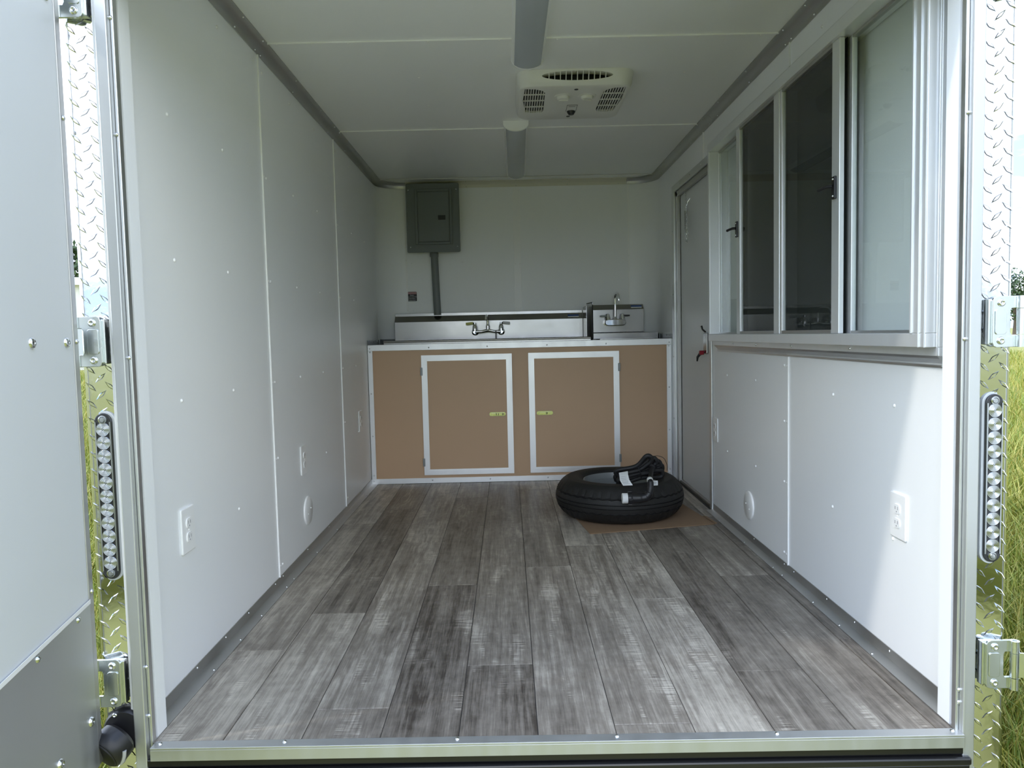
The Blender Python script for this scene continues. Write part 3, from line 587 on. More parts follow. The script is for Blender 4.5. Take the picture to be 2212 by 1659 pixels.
# ---- LED bars on the corner posts
def led_bar(sx, cx, lab):
    y0 = yr(sx); z0, z1 = 0.407, 0.802; T = thing('light_bar', (cx, y0, z0), lab, 'tail light', 'rear light bars'); hw = 0.0205
    def caps(hw_, d):
        P = [(cx + hw_ * math.cos(a), z1 - hw + hw_ * math.sin(a)) for a in [PI * i / 12 for i in range(13)]] + [(cx - hw_ * math.cos(a), z0 + hw - hw_ * math.sin(a)) for a in [PI * i / 12 for i in range(13)]]
        return P
    MB().prism(caps(hw + 0.005, 0), 'y', y0 - 0.004, y0 + 0.0075).build('sealant_bead', 'sealant', T, bevel=0.0015)
    MB().prism(caps(hw, 0), 'y', y0 - 0.010, y0 - 0.004).build('housing', 'led_dark', T, bevel=0.002)
    MB().prism([(cx + x, z) for x, z in [(-hw + .002, z0 + hw), (-hw + .005, z0 + hw), (-hw + .005, z1 - hw), (-hw + .002, z1 - hw)]], 'y', y0 - 0.0125, y0 - 0.010).build('rim', 'led_chrome', T)
    MB().prism([(cx + x, z) for x, z in [(hw - .002, z0 + hw), (hw - .005, z0 + hw), (hw - .005, z1 - hw), (hw - .002, z1 - hw)]], 'y', y0 - 0.0125, y0 - 0.010).build('rim', 'led_chrome', T)
    prof = [(0.0, 0.0005), (0.002, 0.0032)]
    for i in range(1, 6): prof += [(0.002 + i * 0.0027 - 0.0016, 0.0008), (0.002 + i * 0.0027 - 0.0004, 0.0040 - i * 0.0003), (0.002 + i * 0.0027, 0.0040 - i * 0.0003)]
    prof += [(0.0160, 0.0)]
    b = MB().lathe(prof, (0, 0, 0), (0, -1, 0), 24); me = bpy.data.meshes.new('lens'); me.from_pydata([tuple(v) for v in b.v], [], b.f); me.polygons.foreach_set('use_smooth', [True] * len(me.polygons)); me.materials.append(M('led_chrome'))
    for i in range(11):
        o = bpy.data.objects.new('lens', me); COL.objects.link(o); o.location = (cx, y0 - 0.0102, 0.447 + 0.0317 * i); adopt(o, T)
    for z in (z0 + 0.015, z1 - 0.015):
        MB().lathe([(0.0105, 0), (0.010, 0.003), (0.007, 0.0035), (0.0068, 0.002), (0.0055, 0.004), (0, 0.0042)], (cx, y0 - 0.0095, z), (0, -1, 0), 20).build('mounting_screw', 'led_chrome', T, smooth=True)
led_bar(-1, -1.034, 'clear eleven-lens light bar on the blank wall side corner post'); led_bar(1, 1.037, 'clear eleven-lens light bar on the serving window side corner post')

# ---- black lamp housing low on the corner post
bl = thing('marker_lamp', (-1.03, -0.06, 0.0), 'black plastic lamp housing low on the tread plate post', 'lamp')
ax = Vector((-0.42, -0.80, -0.42)).normalized(); c0 = Vector((-1.022, YL + 0.006, 0.040))
MB().lathe([(0, 0), (0.052, 0.0), (0.054, 0.006), (0.050, 0.022), (0.046, 0.026), (0, 0.026)], c0, (0, -1, 0), 28).build('mounting_flange', 'black_plastic', bl, smooth=True)
c1 = Vector((-1.026, YL - 0.020, 0.030))
MB().lathe([(0.036, 0.0), (0.044, 0.008), (0.046, 0.030), (0.043, 0.050), (0.040, 0.053), (0, 0.053)], c1, ax, 28).build('lamp_body', 'black_plastic', bl, smooth=True)
MB().lathe([(0.0375, 0.0532), (0.036, 0.056), (0, 0.057)], c1, ax, 28).build('lamp_face', 'black_rubber', bl, smooth=True)
sd = ax.cross(Vector((0, 0, 1))).normalized(); sd = sd if sd.x > 0 else -sd
MB().tube([c1 + ax * t + (sd * math.cos(a) - Vector((0, 0, 1)) * math.sin(a)) * 0.0455 for t, a in ((0.030, 0.0), (0.030, 0.3), (0.030, 0.6), (0.030, 0.85))], 0.005, 8).build('side_lens', 'clear_knob', bl, smooth=True)
for p in ((-1.040, YL - 0.020, 0.080), (-1.020, YL - 0.021, -0.006)): bolt(bl, p, (0, -1, 0), 0.006)

# ================================================================ things inside
# ---- ceiling light fixtures
def light_fixture(cx0, cx1, y0, y1, lab):
    T = thing('ceiling_light', ((cx0 + cx1) / 2, (y0 + y1) / 2, ZC), lab, 'light', 'strip lights on the ceiling')
    def loft(name, prof, a, b, m, smooth=True):
        n = len(prof); V = []
        for t in (a, b):
            cx = cx0 + (cx1 - cx0) * (t - y0) / (y1 - y0); V += [(cx + p, t, ZC - q) for p, q in prof]
        F = [tuple(range(n))[::-1], tuple(range(n, 2 * n))] + [(i, (i + 1) % n, n + (i + 1) % n, n + i) for i in range(n)]
        return MB().add(V, F).build(name, m, T, smooth=smooth)
    W = 0.064
    body = [(W * math.cos(a), 0.014 + 0.036 * math.sin(a)) for a in [PI * i / 16 for i in range(17)]]
    prof = [(W, 0.0002)] + body + [(-W, 0.0002)]
    loft('housing', prof, y0 + 0.012, y1 - 0.012, 'white_plastic')
    lens = [(p * 1.0, q + 0.0012) for p, q in body if abs(p) < 0.056]
    lens = lens + [(p, q - 0.003) for p, q in lens[::-1]]
    loft('lens', lens, y0 + 0.013, y1 - 0.013, 'lens_grey')
    cap = [(W + 0.002, 0.0002)] + [((W + 0.002) * math.cos(a), 0.014 + 0.0385 * math.sin(a)) for a in [PI * i / 16 for i in range(17)]] + [(-W - 0.002, 0.0002)]
    loft('end_cap', cap, y0, y0 + 0.0118, 'white_plastic'); loft('end_cap', cap, y1 - 0.0118, y1, 'white_plastic')
light_fixture(0.022, 0.020, 0.06, 1.285, 'strip light nearest the rear opening, ending at the air conditioner')
light_fixture(-0.016, -0.002, 2.185, 3.41, 'strip light between the air conditioner and the breaker panel')

# ---- ceiling air conditioner shroud
ac = thing('air_conditioner', (0.23, 1.69, ZC), 'cream plastic air conditioner shroud with vents and two knobs', 'air conditioner')
cxA, cyA, hxA, hyA, zA = 0.230, 1.700, 0.252, 0.272, 2.012
bm = bmesh.new(); nA = 8
def ringA(k, r, z, kf=None):
    P = rrect(cxA, cyA, hxA - k, hyA - k, r, nA); kf = k if kf is None else kf
    return [bm.verts.new((x, y + (kf - k if y < cyA else 0.0), z)) for x, y in P]
rings = [ringA(0.0, 0.07, ZC - 0.0004), ringA(0.0, 0.07, 2.070), ringA(0.006, 0.066, 2.030, 0.020), ringA(0.013, 0.060, 2.0155, 0.030), ringA(0.020, 0.054, zA, 0.036)]
fyA, fyB = rings[2][3 * nA + 2].co.y, rings[1][3 * nA + 2].co.y
fa_, fb_ = 3 * (nA + 1) - 1, 3 * (nA + 1)            # straight front edge
def loop_edges(vs): return [bm.edges.get((vs[i], vs[(i + 1) % len(vs)])) or bm.edges.new((vs[i], vs[(i + 1) % len(vs)])) for i in range(len(vs))]
def inside(p, poly):
    c = False
    for i in range(len(poly)):
        (x1, y1), (x2, y2) = poly[i], poly[i - 1]
        if (y1 > p[1]) != (y2 > p[1]) and p[0] < (x2 - x1) * (p[1] - y1) / (y2 - y1) + x1: c = not c
    return c
for k in range(len(rings) - 1):
    a, b = rings[k], rings[k + 1]
    for i in range(len(a)):
        j = (i + 1) % len(a)
        if k == 1 and i == fa_: continue
        bm.faces.new((a[i], a[j], b[j], b[i]))
# front panel with the lens-shaped vent
vent = [(0.236 + 0.150 * math.cos(a), 2.0495 + (0.0165 if math.sin(a) > 0 else 0.0175) * math.sin(a)) for a in [2 * PI * i / 36 for i in range(36)]]
def fy(z): return fyA + (fyB - fyA) * (z - 2.030) / 0.040
vl = [bm.verts.new((x, fy(z), z)) for x, z in vent]; q4 = [rings[1][fa_], rings[1][fb_], rings[2][fb_], rings[2][fa_]]
res = bmesh.ops.triangle_fill(bm, use_beauty=True, use_dissolve=False, edges=loop_edges(q4) + loop_edges(vl), normal=(0, -1, 0))
kill = [f for f in bm.faces if len(f.verts) == 3 and inside((f.calc_center_median().x, f.calc_center_median().z), vent)]
bmesh.ops.delete(bm, geom=kill, context='FACES_ONLY')
vi = [bm.verts.new((v.co.x, v.co.y + 0.05, v.co.z + 0.002)) for v in vl]
for i in range(len(vl)): j = (i + 1) % len(vl); bm.faces.new((vl[i], vl[j], vi[j], vi[i]))
# underside with two grille openings
gl = [(0.014, 1.490), (0.06, 1.495), (0.090, 1.515), (0.104, 1.545), (0.108, 1.80), (0.10, 1.835), (0.055, 1.842), (0.024, 1.825), (0.008, 1.65)]
gr = [(0.462 - x, y) for x, y in gl][::-1]
eds = loop_edges(rings[-1]); holes = []
for H in (gl, gr):
    vsA = [bm.verts.new((x, y, zA)) for x, y in H]; eds += loop_edges(vsA); holes.append(vsA)
old = set(bm.faces)
bmesh.ops.triangle_fill(bm, use_beauty=True, use_dissolve=False, edges=eds, normal=(0, 0, -1))
kill = [f for f in bm.faces if f not in old and any(inside(f.calc_center_median()[:2], H) for H in (gl, gr))]
bmesh.ops.delete(bm, geom=kill, context='FACES_ONLY')
for vsA in holes:
    up = [bm.verts.new((v.co.x, v.co.y, v.co.z + 0.012)) for v in vsA]
    for i in range(len(vsA)): j = (i + 1) % len(vsA); bm.faces.new((vsA[i], vsA[j], up[j], up[i]))
bmesh.ops.recalc_face_normals(bm, faces=bm.faces)
me = bpy.data.meshes.new('shroud'); bm.to_mesh(me); bm.free(); me.polygons.foreach_set('use_smooth', [True] * len(me.polygons)); me.set_sharp_from_angle(angle=math.radians(30)); me.materials.append(M('shroud_white'))
so = bpy.data.objects.new('shroud', me); COL.objects.link(so); adopt(so, ac)
MB().box(0.07, 0.40, 1.497, 1.499, 2.025, 2.072).build('duct_back', 'black_plastic', ac)
for q in (gl, gr):
    x0, x1 = min(p[0] for p in q), max(p[0] for p in q); MB().box(x0 - 0.004, x1 + 0.004, 1.485, 1.85, zA + 0.0105, zA + 0.012).build('filter_back', 'black_plastic', ac)
for i in range(11):
    x = 0.116 + i * 0.024; h_ = math.sqrt(max(0.03, 1 - ((x - 0.236) / 0.150) ** 2)); za_, zb_ = 2.0495 - 0.0172 * h_, 2.0495 + 0.0162 * h_
    MB().prism([(fy(za_) + 0.001, za_), (fy(zb_) + 0.001, zb_), (fy(zb_) + 0.022, zb_), (fy(za_) + 0.022, za_)], 'x', x - 0.0014, x + 0.0014).build('vane', 'shroud_white', ac)
for sgn, ox in ((1, 0.0), (-1, 0.462)):
    def gx(x): return ox + sgn * x
    for i in range(1, 9):
        x = 0.008 + i * 0.0112; y0 = 1.491 + max(0, (x - 0.06)) * 0.8
        MB().box(gx(x) - 0.0017, gx(x) + 0.0017, y0, 1.837, zA + 0.0002, zA + 0.006).build('grille_bar', 'shroud_white', ac)
    for y in (1.575, 1.66, 1.75): MB().box(min(gx(0.010), gx(0.106)), max(gx(0.010), gx(0.106)), y - 0.0035, y + 0.0035, zA + 0.0004, zA + 0.005).build('grille_bar', 'shroud_white', ac)
for x, rz in ((0.187, 0.0), (0.292, 0.5)):
    kb = MB().lathe([(0.040, 0), (0.040, 0.0015), (0.036, 0.003), (0.032, 0.002), (0.028, 0.0022), (0.027, 0.010), (0.023, 0.014), (0, 0.0145)], (x, 1.600, zA), (0, 0, -1), 28).build('knob', 'shroud_white', ac, smooth=True)
    MB().obox((x, 1.600, zA - 0.0172), (math.cos(rz), math.sin(rz), 0), (-math.sin(rz), math.cos(rz), 0), (0, 0, 1), 0.021, 0.004, 0.0026).build('knob_grip', 'shroud_white', kb, bevel=0.001)
for x, y in ((0.236, 1.505), (0.232, 1.905)): MB().lathe([(0.009, 0), (0.008, 0.002), (0, 0.0022)], (x, y, zA), (0, 0, -1), 14).build('screw_plug', 'black_plastic', ac)
MB().lathe([(0.020, 0), (0.019, 0.006), (0.012, 0.016), (0, 0.017)], (0.240, 1.825, zA), (0, 0, -1), 18).build('control_dial', 'black_plastic', ac, smooth=True)
for a in ((0.214, 0.2158, 1.725, 1.825), (0.2605, 0.2623, 1.725, 1.825), (0.214, 0.2623, 1.725, 1.730), (0.222, 0.254, 1.748, 1.752)): MB().box(a[0], a[1], a[2], a[3], zA - 0.0007, zA - 0.0001).build('dial_marking', 'label_black', ac)

# ---- breaker panel and conduit
PX0, PX1, PZ0, PZ1, PY = -0.787, -0.408, 1.565, 2.050, 3.625
bp_ = thing('breaker_panel', (-0.597, YB, PZ0), 'grey steel electrical breaker panel high on the end wall', 'breaker panel')
MB().box(PX0 + 0.012, PX1 - 0.012, PY + 0.008, YB - 0.0005, PZ0 + 0.012, PZ1 - 0.012).build('enclosure', 'panel_grey', bp_)
MB().prism(rrect(-0.5975, (PZ0 + PZ1) / 2, (PX1 - PX0) / 2, (PZ1 - PZ0) / 2, 0.010), 'y', PY, PY + 0.008).build('cover', 'panel_grey', bp_, bevel=0.003)
for a in ((-0.724, -0.706, 1.619, 2.011), (-0.478, -0.460, 1.619, 2.011), (-0.7058, -0.4782, 1.993, 2.011), (-0.7058, -0.4782, 1.619, 1.637)): MB().box(a[0], a[1], PY - 0.010, PY, a[2], a[3]).build('raised_frame', 'panel_grey', bp_, bevel=0.004)
dr = MB().box(-0.7015, -0.4825, PY - 0.006, PY - 0.0002, 1.6415, 1.9885).build('panel_door', 'panel_grey', bp_, bevel=0.0015)
MB().box(-0.560, -0.508, PY - 0.0072, PY - 0.0061, 1.792, 1.824).build('latch_slot', 'label_black', dr)
for z in (1.93, 1.71): MB().cyl((-0.704, PY - 0.006, z), (-0.704, PY - 0.006, z + 0.02), 0.004, 10).build('door_hinge_pin', 'panel_grey', dr, smooth=True)
screws(bp_, [(x, PY, z) for x, z in ((-0.768, 2.005), (-0.428, 2.005), (-0.762, 1.603), (-0.428, 1.603))], (0, -1, 0), 0.0055, 'bolt_steel')
cd = thing('conduit_pipe', (-0.595, 3.69, 1.13), 'grey plastic conduit running down from the breaker panel', 'conduit')
MB().cyl((-0.602, 3.688, PZ0 + 0.011), (-0.590, 3.688, 1.12), 0.0265, 20).build('pipe', 'conduit_grey', cd, smooth=True)
MB().lathe([(0.0266, 0), (0.031, 0.0), (0.031, 0.028), (0.0266, 0.032)], (-0.602, 3.688, PZ0 - 0.026), (0, 0, 1), 20).build('collar', 'conduit_grey', cd, smooth=True)

# ---- notice sticker
st = thing('notice_sticker', (-0.776, YB, 1.226), 'small black notice sticker with a red heading', 'sticker')
MB().prism(rrect(-0.776, 1.259, 0.036, 0.034, 0.006), 'y', YB - 0.0012, YB - 0.0002).build('sticker_body', 'label_black', st)
MB().box(-0.810, -0.742, YB - 0.0018, YB - 0.0013, 1.276, 1.291).build('heading_band', 'label_red', st)
def text(body, size, loc, parent, m, rot=(PI / 2, 0, 0), name='lettering'):
    c = bpy.data.curves.new(name, 'FONT'); c.body = body; c.size = size; c.align_x = 'CENTER'; c.align_y = 'CENTER'; c.extrude = 0.0002
    t = bpy.data.objects.new(name, c); COL.objects.link(t); dg = bpy.context.evaluated_depsgraph_get(); me = bpy.data.meshes.new_from_object(t.evaluated_get(dg)); bpy.data.objects.remove(t)
    me.materials.clear(); me.materials.append(M(m)); o = bpy.data.objects.new(name, me); COL.objects.link(o); o.location = loc; o.rotation_euler = rot; adopt(o, parent); return o
text('WINTER NOTICE', 0.0088, (-0.776, YB - 0.002, 1.2835), st, 'paper_white')
for i, tx in enumerate(('Please', 'drain all water lines', '& tank before', 'freezing temps')): text(tx, 0.0092 if i else 0.011, (-0.776, YB - 0.0014, 1.268 - i * 0.0118), st, 'paper_white')

# ---- base cabinet
CY = 3.103
cb_ = thing('base_cabinet', (0, 3.3, 0), 'tan faced sink cabinet with aluminium edging', 'cabinet')
MB().box(-0.995, 0.975, CY + 0.003, CY + 0.02, 0.002, 0.905).build('face_panel', 'tan_panel', cb_)
for x0, x1 in ((-0.995, -0.975), (0.955, 0.975)): MB().box(x0, x1, CY + 0.0205, YB - 0.2, 0.002, 0.86).build('side_panel', 'tan_panel', cb_)
for nm, a in (('top_rail', (-0.998, 0.980, CY - 0.003, CY + 0.0028, 0.878, 0.917)), ('bottom_rail', (-0.998, 0.980, CY - 0.003, CY + 0.0028, 0.001, 0.036)), ('side_stile', (-0.998, -0.968, CY - 0.003, CY + 0.0028, 0.0362, 0.8778)), ('side_stile', (0.950, 0.980, CY - 0.003, CY + 0.0028, 0.0362, 0.8778))):
    MB().box(*a).build(nm, 'cabinet_aluminium', cb_, bevel=0.0012)
MB().box(0.9815, 0.998, CY - 0.004, CY + 0.03, 0.0, 0.917).build('corner_angle', 'aluminium', cb_, bevel=0.002)
screws(cb_, [(x, CY - 0.003, 0.893) for x in (-0.985, -0.60, -0.22, 0.17, 0.555, 0.967)] + [(x, CY - 0.003, 0.022) for x in (-0.985, -0.60, -0.22, 0.16, 0.54, 0.967)] + [(-0.983, CY - 0.003, z) for z in (0.87, 0.60, 0.32, 0.06)] + [(0.965, CY - 0.003, z) for z in (0.87, 0.60, 0.32, 0.06)], (0, -1, 0), 0.0052, 'bolt_steel')
def cab_door(x0, x1, z0, z1, hinge_side, latch_x, lab):
    D = thing('cabinet_door', ((x0 + x1) / 2, CY, z0), lab, None); adopt(D, cb_)
    W = 0.038; ya, yb = CY - 0.014, CY + 0.0024
    MB().box(x0 + W - 0.004, x1 - W + 0.004, CY - 0.0085, CY + 0.002, z0 + W - 0.004, z1 - W + 0.004).build('door_panel', 'tan_panel', D)
    for nm, A_, B_ in (('frame_rail', (x0, z0), (x1, z0)), ('frame_rail', (x1, z1), (x0, z1)), ('frame_stile', (x1, z0), (x1, z1)), ('frame_stile', (x0, z1), (x0, z0))):
        # mitred member with a stepped face
        ax_, az_ = A_; bx_, bz_ = B_; t = Vector((bx_ - ax_, 0, bz_ - az_)); Ln = t.length; t.normalize(); n = Vector((-t.z, 0, t.x)); mb = MB()
        for w0, w1, yf in ((0.0, 0.012, ya + 0.005), (0.012, 0.030, ya), (0.030, W, ya + 0.003)):
            P = []
            for yy in (yf, yb):
                for s, ww in ((w0, w0), (Ln - w0, w0), (Ln - w1, w1), (w1, w1)):
                    q = Vector((ax_, 0, az_)) + t * s + n * ww; P.append((q.x, yy, q.z))
            mb.add(P, [(0, 1, 2, 3), (7, 6, 5, 4), (0, 4, 5, 1), (1, 5, 6, 2), (2, 6, 7, 3), (3, 7, 4, 0)])
        mb.build(nm, 'cabinet_aluminium', D)
    hx = x0 if hinge_side < 0 else x1
    for z in (z0 + 0.085, z1 - 0.105): MB().box(hx - 0.007, hx + 0.007, CY - 0.017, CY - 0.0095, z - 0.026, z + 0.026).build('cabinet_hinge', 'wheel_grey', D, bevel=0.002)
    zl = 0.449
    la = MB().prism(rrect(latch_x, zl, 0.054, 0.0135, 0.0125), 'y', CY - 0.0115, CY - 0.0086).build('latch_plate', 'chrome', D, bevel=0.0012)
    MB().prism(rrect(latch_x, zl - 0.001, 0.042, 0.008, 0.003), 'y', CY - 0.0145, CY - 0.0117).build('latch_paddle', 'chrome', la, bevel=0.001)
    for k in ((-0.010, 0.004, 0.030, 0.038) if hinge_side < 0 else (0.008, 0.014)): MB().box(latch_x + k, latch_x + k + 0.004, CY - 0.0152, CY - 0.0146, zl - 0.007, zl + 0.006).build('latch_slot', 'label_black', la)
cab_door(-0.651, -0.061, 0.056, 0.843, -1, -0.162, 'tan cabinet door hinged toward the blank wall'); cab_door(0.046, 0.638, 0.056, 0.844, 1, 0.147, 'tan cabinet door hinged toward the entry door')

# ---- worktop strip, black corner angles
ct = thing('counter_top', (0, 3.4, 0.917), 'stainless counter deck under the two sinks', 'counter')
MB().box(-0.985, -0.902, CY + 0.004, YB - 0.2, 0.906, 0.9175).build('deck', 'stainless', ct); MB().box(0.470, 0.975, CY + 0.004, YB - 0.2, 0.906, 0.9175).build('deck', 'stainless', ct)
MB().box(-0.902, 0.470, CY + 0.004, 3.15, 0.906, 0.9175).build('deck', 'stainless', ct)
for sx in (-1, 1):
    MB().box(sx * 0.996, sx * 0.9935, CY + 0.01, YB - RC, 0.9176, 0.948).build('corner_angle', 'wheel_grey', ct)
    pts_ = [(sx * x, y) for x, y in arc(1 - RC, YB - RC, RC - 0.008, 0, 60, 6)]
    ip = [(sx * x, y) for x, y in arc(1 - RC, YB - RC, RC - 0.012, 0, 60, 6)]
    MB().prism(pts_ + ip[::-1], 'z', 0.9176, 0.952).build('corner_angle', 'wheel_grey', ct)
screws(ct, [(0.9930, y, 0.94) for y in (3.2, 3.3, 3.45)], (-1, 0, 0), 0.005, 'bolt_steel'); screws(ct, [(-0.9930, y, 0.94) for y in (3.2, 3.3, 3.45)], (1, 0, 0), 0.005, 'bolt_steel')

# ---- three-compartment sink
sk3 = thing('compartment_sink', (-0.22, 3.4, 0.917), 'long stainless sink with a tall backsplash', 'sink')
SX0, SX1, SY0, SYB = -0.900, 0.462, 3.155, 3.660
MB().prism([(SYB, 0.918), (SYB, 1.071), (SYB + 0.034, 1.114), (SYB + 0.034, 1.134), (SYB + 0.038, 1.134), (SYB + 0.038, 0.918)], 'x', SX0, SX1).build('backsplash', 'stainless', sk3, bevel=0.0015)
rim = MB()
bas = [(-0.60, -0.24), (-0.21, 0.15), (0.18, 0.44)] ; bas = [(-0.66, -0.34), (-0.31, 0.01), (0.04, 0.36)]
ex = [SX0] + [v for p in bas for v in p] + [SX1]
rim.box(SX0, SX1, SY0, SY0 + 0.04, 0.918, 0.931).box(SX0, SX1, 3.60, SYB, 0.918, 0.931)
for a, b in ((ex[0], ex[1]), (ex[2], ex[3]), (ex[4], ex[5]), (ex[6], ex[7])): rim.box(a, b, SY0 + 0.04, 3.60, 0.918, 0.931)
rim.build('rim', 'stainless', sk3)
MB().cyl((SX0, SY0 + 0.004, 0.934), (SX1, SY0 + 0.004, 0.934), 0.008, 10).build('rolled_edge', 'stainless', sk3, smooth=True)
for a, b in bas:
    mb = MB(); t = 0.002; y0, y1 = SY0 + 0.04, 3.60
    mb.box(a, b, y0, y1, 0.62, 0.622).box(a, a + t, y0, y1, 0.622, 0.918).box(b - t, b, y0, y1, 0.622, 0.918).box(a + t, b - t, y0, y0 + t, 0.622, 0.918).box(a + t, b - t, y1 - t, y1, 0.622, 0.918); mb.build('bowl', 'stainless', sk3)
def brand(parent, x0, x1, yf, z0, z1, tilt):
    zm = z0 + (z1 - z0) * 0.40
    def ys(z): return yf + (z - z0) * tilt - 0.0012
    for nm, a, b, m in (('sticker_blue', zm, z1, 'label_blue'), ('sticker_white', z0, zm, 'paper_white')):
        MB().add([(x0, ys(a), a), (x1, ys(a), a), (x1, ys(b), b), (x0, ys(b), b), (x0, ys(a) - .0006, a), (x1, ys(a) - .0006, a), (x1, ys(b) - .0006, b), (x0, ys(b) - .0006, b)], [(0, 3, 2, 1), (4, 5, 6, 7), (0, 1, 5, 4), (1, 2, 6, 5), (2, 3, 7, 6), (3, 0, 4, 7)]).build(nm, m, parent)
brand(sk3, 0.355, 0.435, SYB + 0.0085, 1.082, 1.102, 0.79)

def faucet_lever(parent, x, y, z, sx, m):
    MB().lathe([(0.017, 0), (0.0165, 0.03), (0.012, 0.045), (0.008, 0.05), (0.008, 0.062), (0, 0.063)], (x, y, z), (0, 0, 1), 16).build('valve', 'chrome', parent, smooth=True)
    MB().obox((x + sx * 0.038, y, z + 0.056), (sx, 0, -0.10), (0, 1, 0), (0, 0, 1), 0.026, 0.008, 0.009).build('lever_handle', m, parent, bevel=0.003)
    MB().cyl((x, y, z + 0.056), (x + sx * 0.016, y, z + 0.056), 0.006, 10).build('lever_neck', 'black_plastic', parent, smooth=True)
fa = thing('wall_faucet', (-0.225, 3.655, 1.0), 'chrome two-handle faucet with one yellow handle on the long sink', 'faucet')
FY = 3.600
for x in (-0.318, -0.130): MB().cyl((x, SYB, 0.990), (x, FY - 0.005, 0.990), 0.013, 14).build('inlet', 'chrome', fa, smooth=True)
for x in (-0.318, -0.130): MB().lathe([(0.026, 0), (0.024, 0.008), (0.014, 0.012)], (x, SYB, 0.990), (0, -1, 0), 18).build('escutcheon', 'chrome', fa, smooth=True)
MB().tube([(-0.318, FY, 0.990), (-0.27, FY, 0.991), (-0.24, FY, 0.997), (-0.225, FY, 1.002), (-0.21, FY, 0.997), (-0.18, FY, 0.991), (-0.130, FY, 0.990)], [0.012, 0.010, 0.012, 0.016, 0.012, 0.010, 0.012], 10).build('bridge', 'chrome', fa, smooth=True)
MB().lathe([(0.016, 0), (0.012, 0.02), (0.014, 0.03), (0.011, 0.04), (0.008, 0.045)], (-0.225, FY, 1.0), (0, 0, 1), 14).build('spout_base', 'chrome', fa, smooth=True)
MB().tube([(-0.225, FY, 1.04), (-0.226, FY, 1.075), (-0.227, FY - 0.01, 1.098), (-0.228, FY - 0.06, 1.104), (-0.229, FY - 0.16, 1.100), (-0.230, FY - 0.20, 1.088), (-0.230, FY - 0.205, 1.07)], 0.0085, 10).build('spout', 'chrome', fa, smooth=True)
faucet_lever(fa, -0.318, FY, 0.995, -1, 'yellow_knob'); faucet_lever(fa, -0.130, FY, 0.995, 1, 'clear_knob')
MB().box(-0.172, -0.164, FY - 0.018, FY - 0.010, 0.930, 0.998).build('hose_strap', 'black_plastic', fa)

# ---- hand sink
hs = thing('hand_sink', (0.70, 3.5, 0.917), 'small stainless hand sink with side splash', 'sink')
HX0, HX1 = 0.505, 0.905
MB().prism([(SYB + 0.004, 0.966), (SYB + 0.004, 1.130), (SYB + 0.036, 1.166), (SYB + 0.040, 1.166), (SYB + 0.040, 0.966)], 'x', HX0, HX1).build('backsplash', 'stainless', hs, bevel=0.0015)
MB().box(HX0, 0.975, 3.50, SYB + 0.003, 0.9178, 0.962).build('deck_riser', 'stainless', hs, bevel=0.002)
hb = MB(); hb.box(HX0 + .02, HX0 + .05, 3.17, 3.48, 0.918, 0.924).box(HX1 - .05, HX1 - .02, 3.17, 3.48, 0.918, 0.924).box(HX0 + .05, HX1 - .05, 3.17, 3.20, 0.918, 0.924).box(HX0 + .05, HX1 - .05, 3.45, 3.48, 0.918, 0.924); hb.build('rim', 'stainless', hs)
MB().box(0.492, 0.4945, 3.30, SYB, 0.9178, 1.170).build('side_splash', 'stainless', hs)
MB().tube([(0.4932, 3.298, 0.920), (0.4932, 3.300, 1.150), (0.4932, 3.315, 1.170), (0.4932, SYB, 1.176)], 0.0038, 8).build('splash_edge_seal', 'black_rubber', hs, smooth=True)
MB().box(0.4635, 0.466, 3.42, SYB, 0.9315, 1.152).build('inner_splash', 'stainless', hs)
brand(hs, 0.815, 0.892, SYB + 0.012, 1.139, 1.158, 0.89)
hf = thing('gooseneck_faucet', (0.692, 3.64, 1.02), 'chrome gooseneck faucet on the small hand sink', 'faucet')
GY = 3.630
MB().prism([(0.615, 1.030), (0.622, 1.018), (0.640, 1.012), (0.745, 1.012), (0.762, 1.018), (0.770, 1.030), (0.768, 1.052), (0.745, 1.060), (0.640, 1.060), (0.617, 1.052)], 'y', GY - 0.018, SYB + 0.0035).build('body', 'chrome', hf, bevel=0.006)
for x, sx in ((0.640, -1), (0.745, 1)):
    MB().lathe([(0.020, 0), (0.019, 0.012), (0.013, 0.028), (0.012, 0.040), (0, 0.043)], (x, GY, 1.058), (0, 0, 1), 16).build('valve', 'chrome', hf, smooth=True)
    MB().obox((x + sx * 0.03, GY - 0.004, 1.084), (sx, 0, 0), (0, 1, 0), (0, 0, 1), 0.022, 0.006, 0.006).build('lever_handle', 'black_plastic' if sx > 0 else 'wheel_grey', hf, bevel=0.002)
pts_ = [(0.692, GY, 1.058), (0.693, GY, 1.15), (0.694, GY, 1.205)] + [(0.694 + 0.006 * (1 - math.cos(a)), GY - 0.045 * (1 - math.cos(a)), 1.205 + 0.040 * math.sin(a)) for a in [PI * i / 10 for i in range(1, 11)]] + [(0.707, GY - 0.09, 1.188)]
MB().tube(pts_, 0.0095, 12).build('gooseneck', 'chrome', hf, smooth=True)
MB().lathe([(0.016, 0), (0.013, 0.012), (0.010, 0.02)], (0.692, GY, 1.058), (0, 0, 1), 14).build('collar', 'chrome', hf, smooth=True)

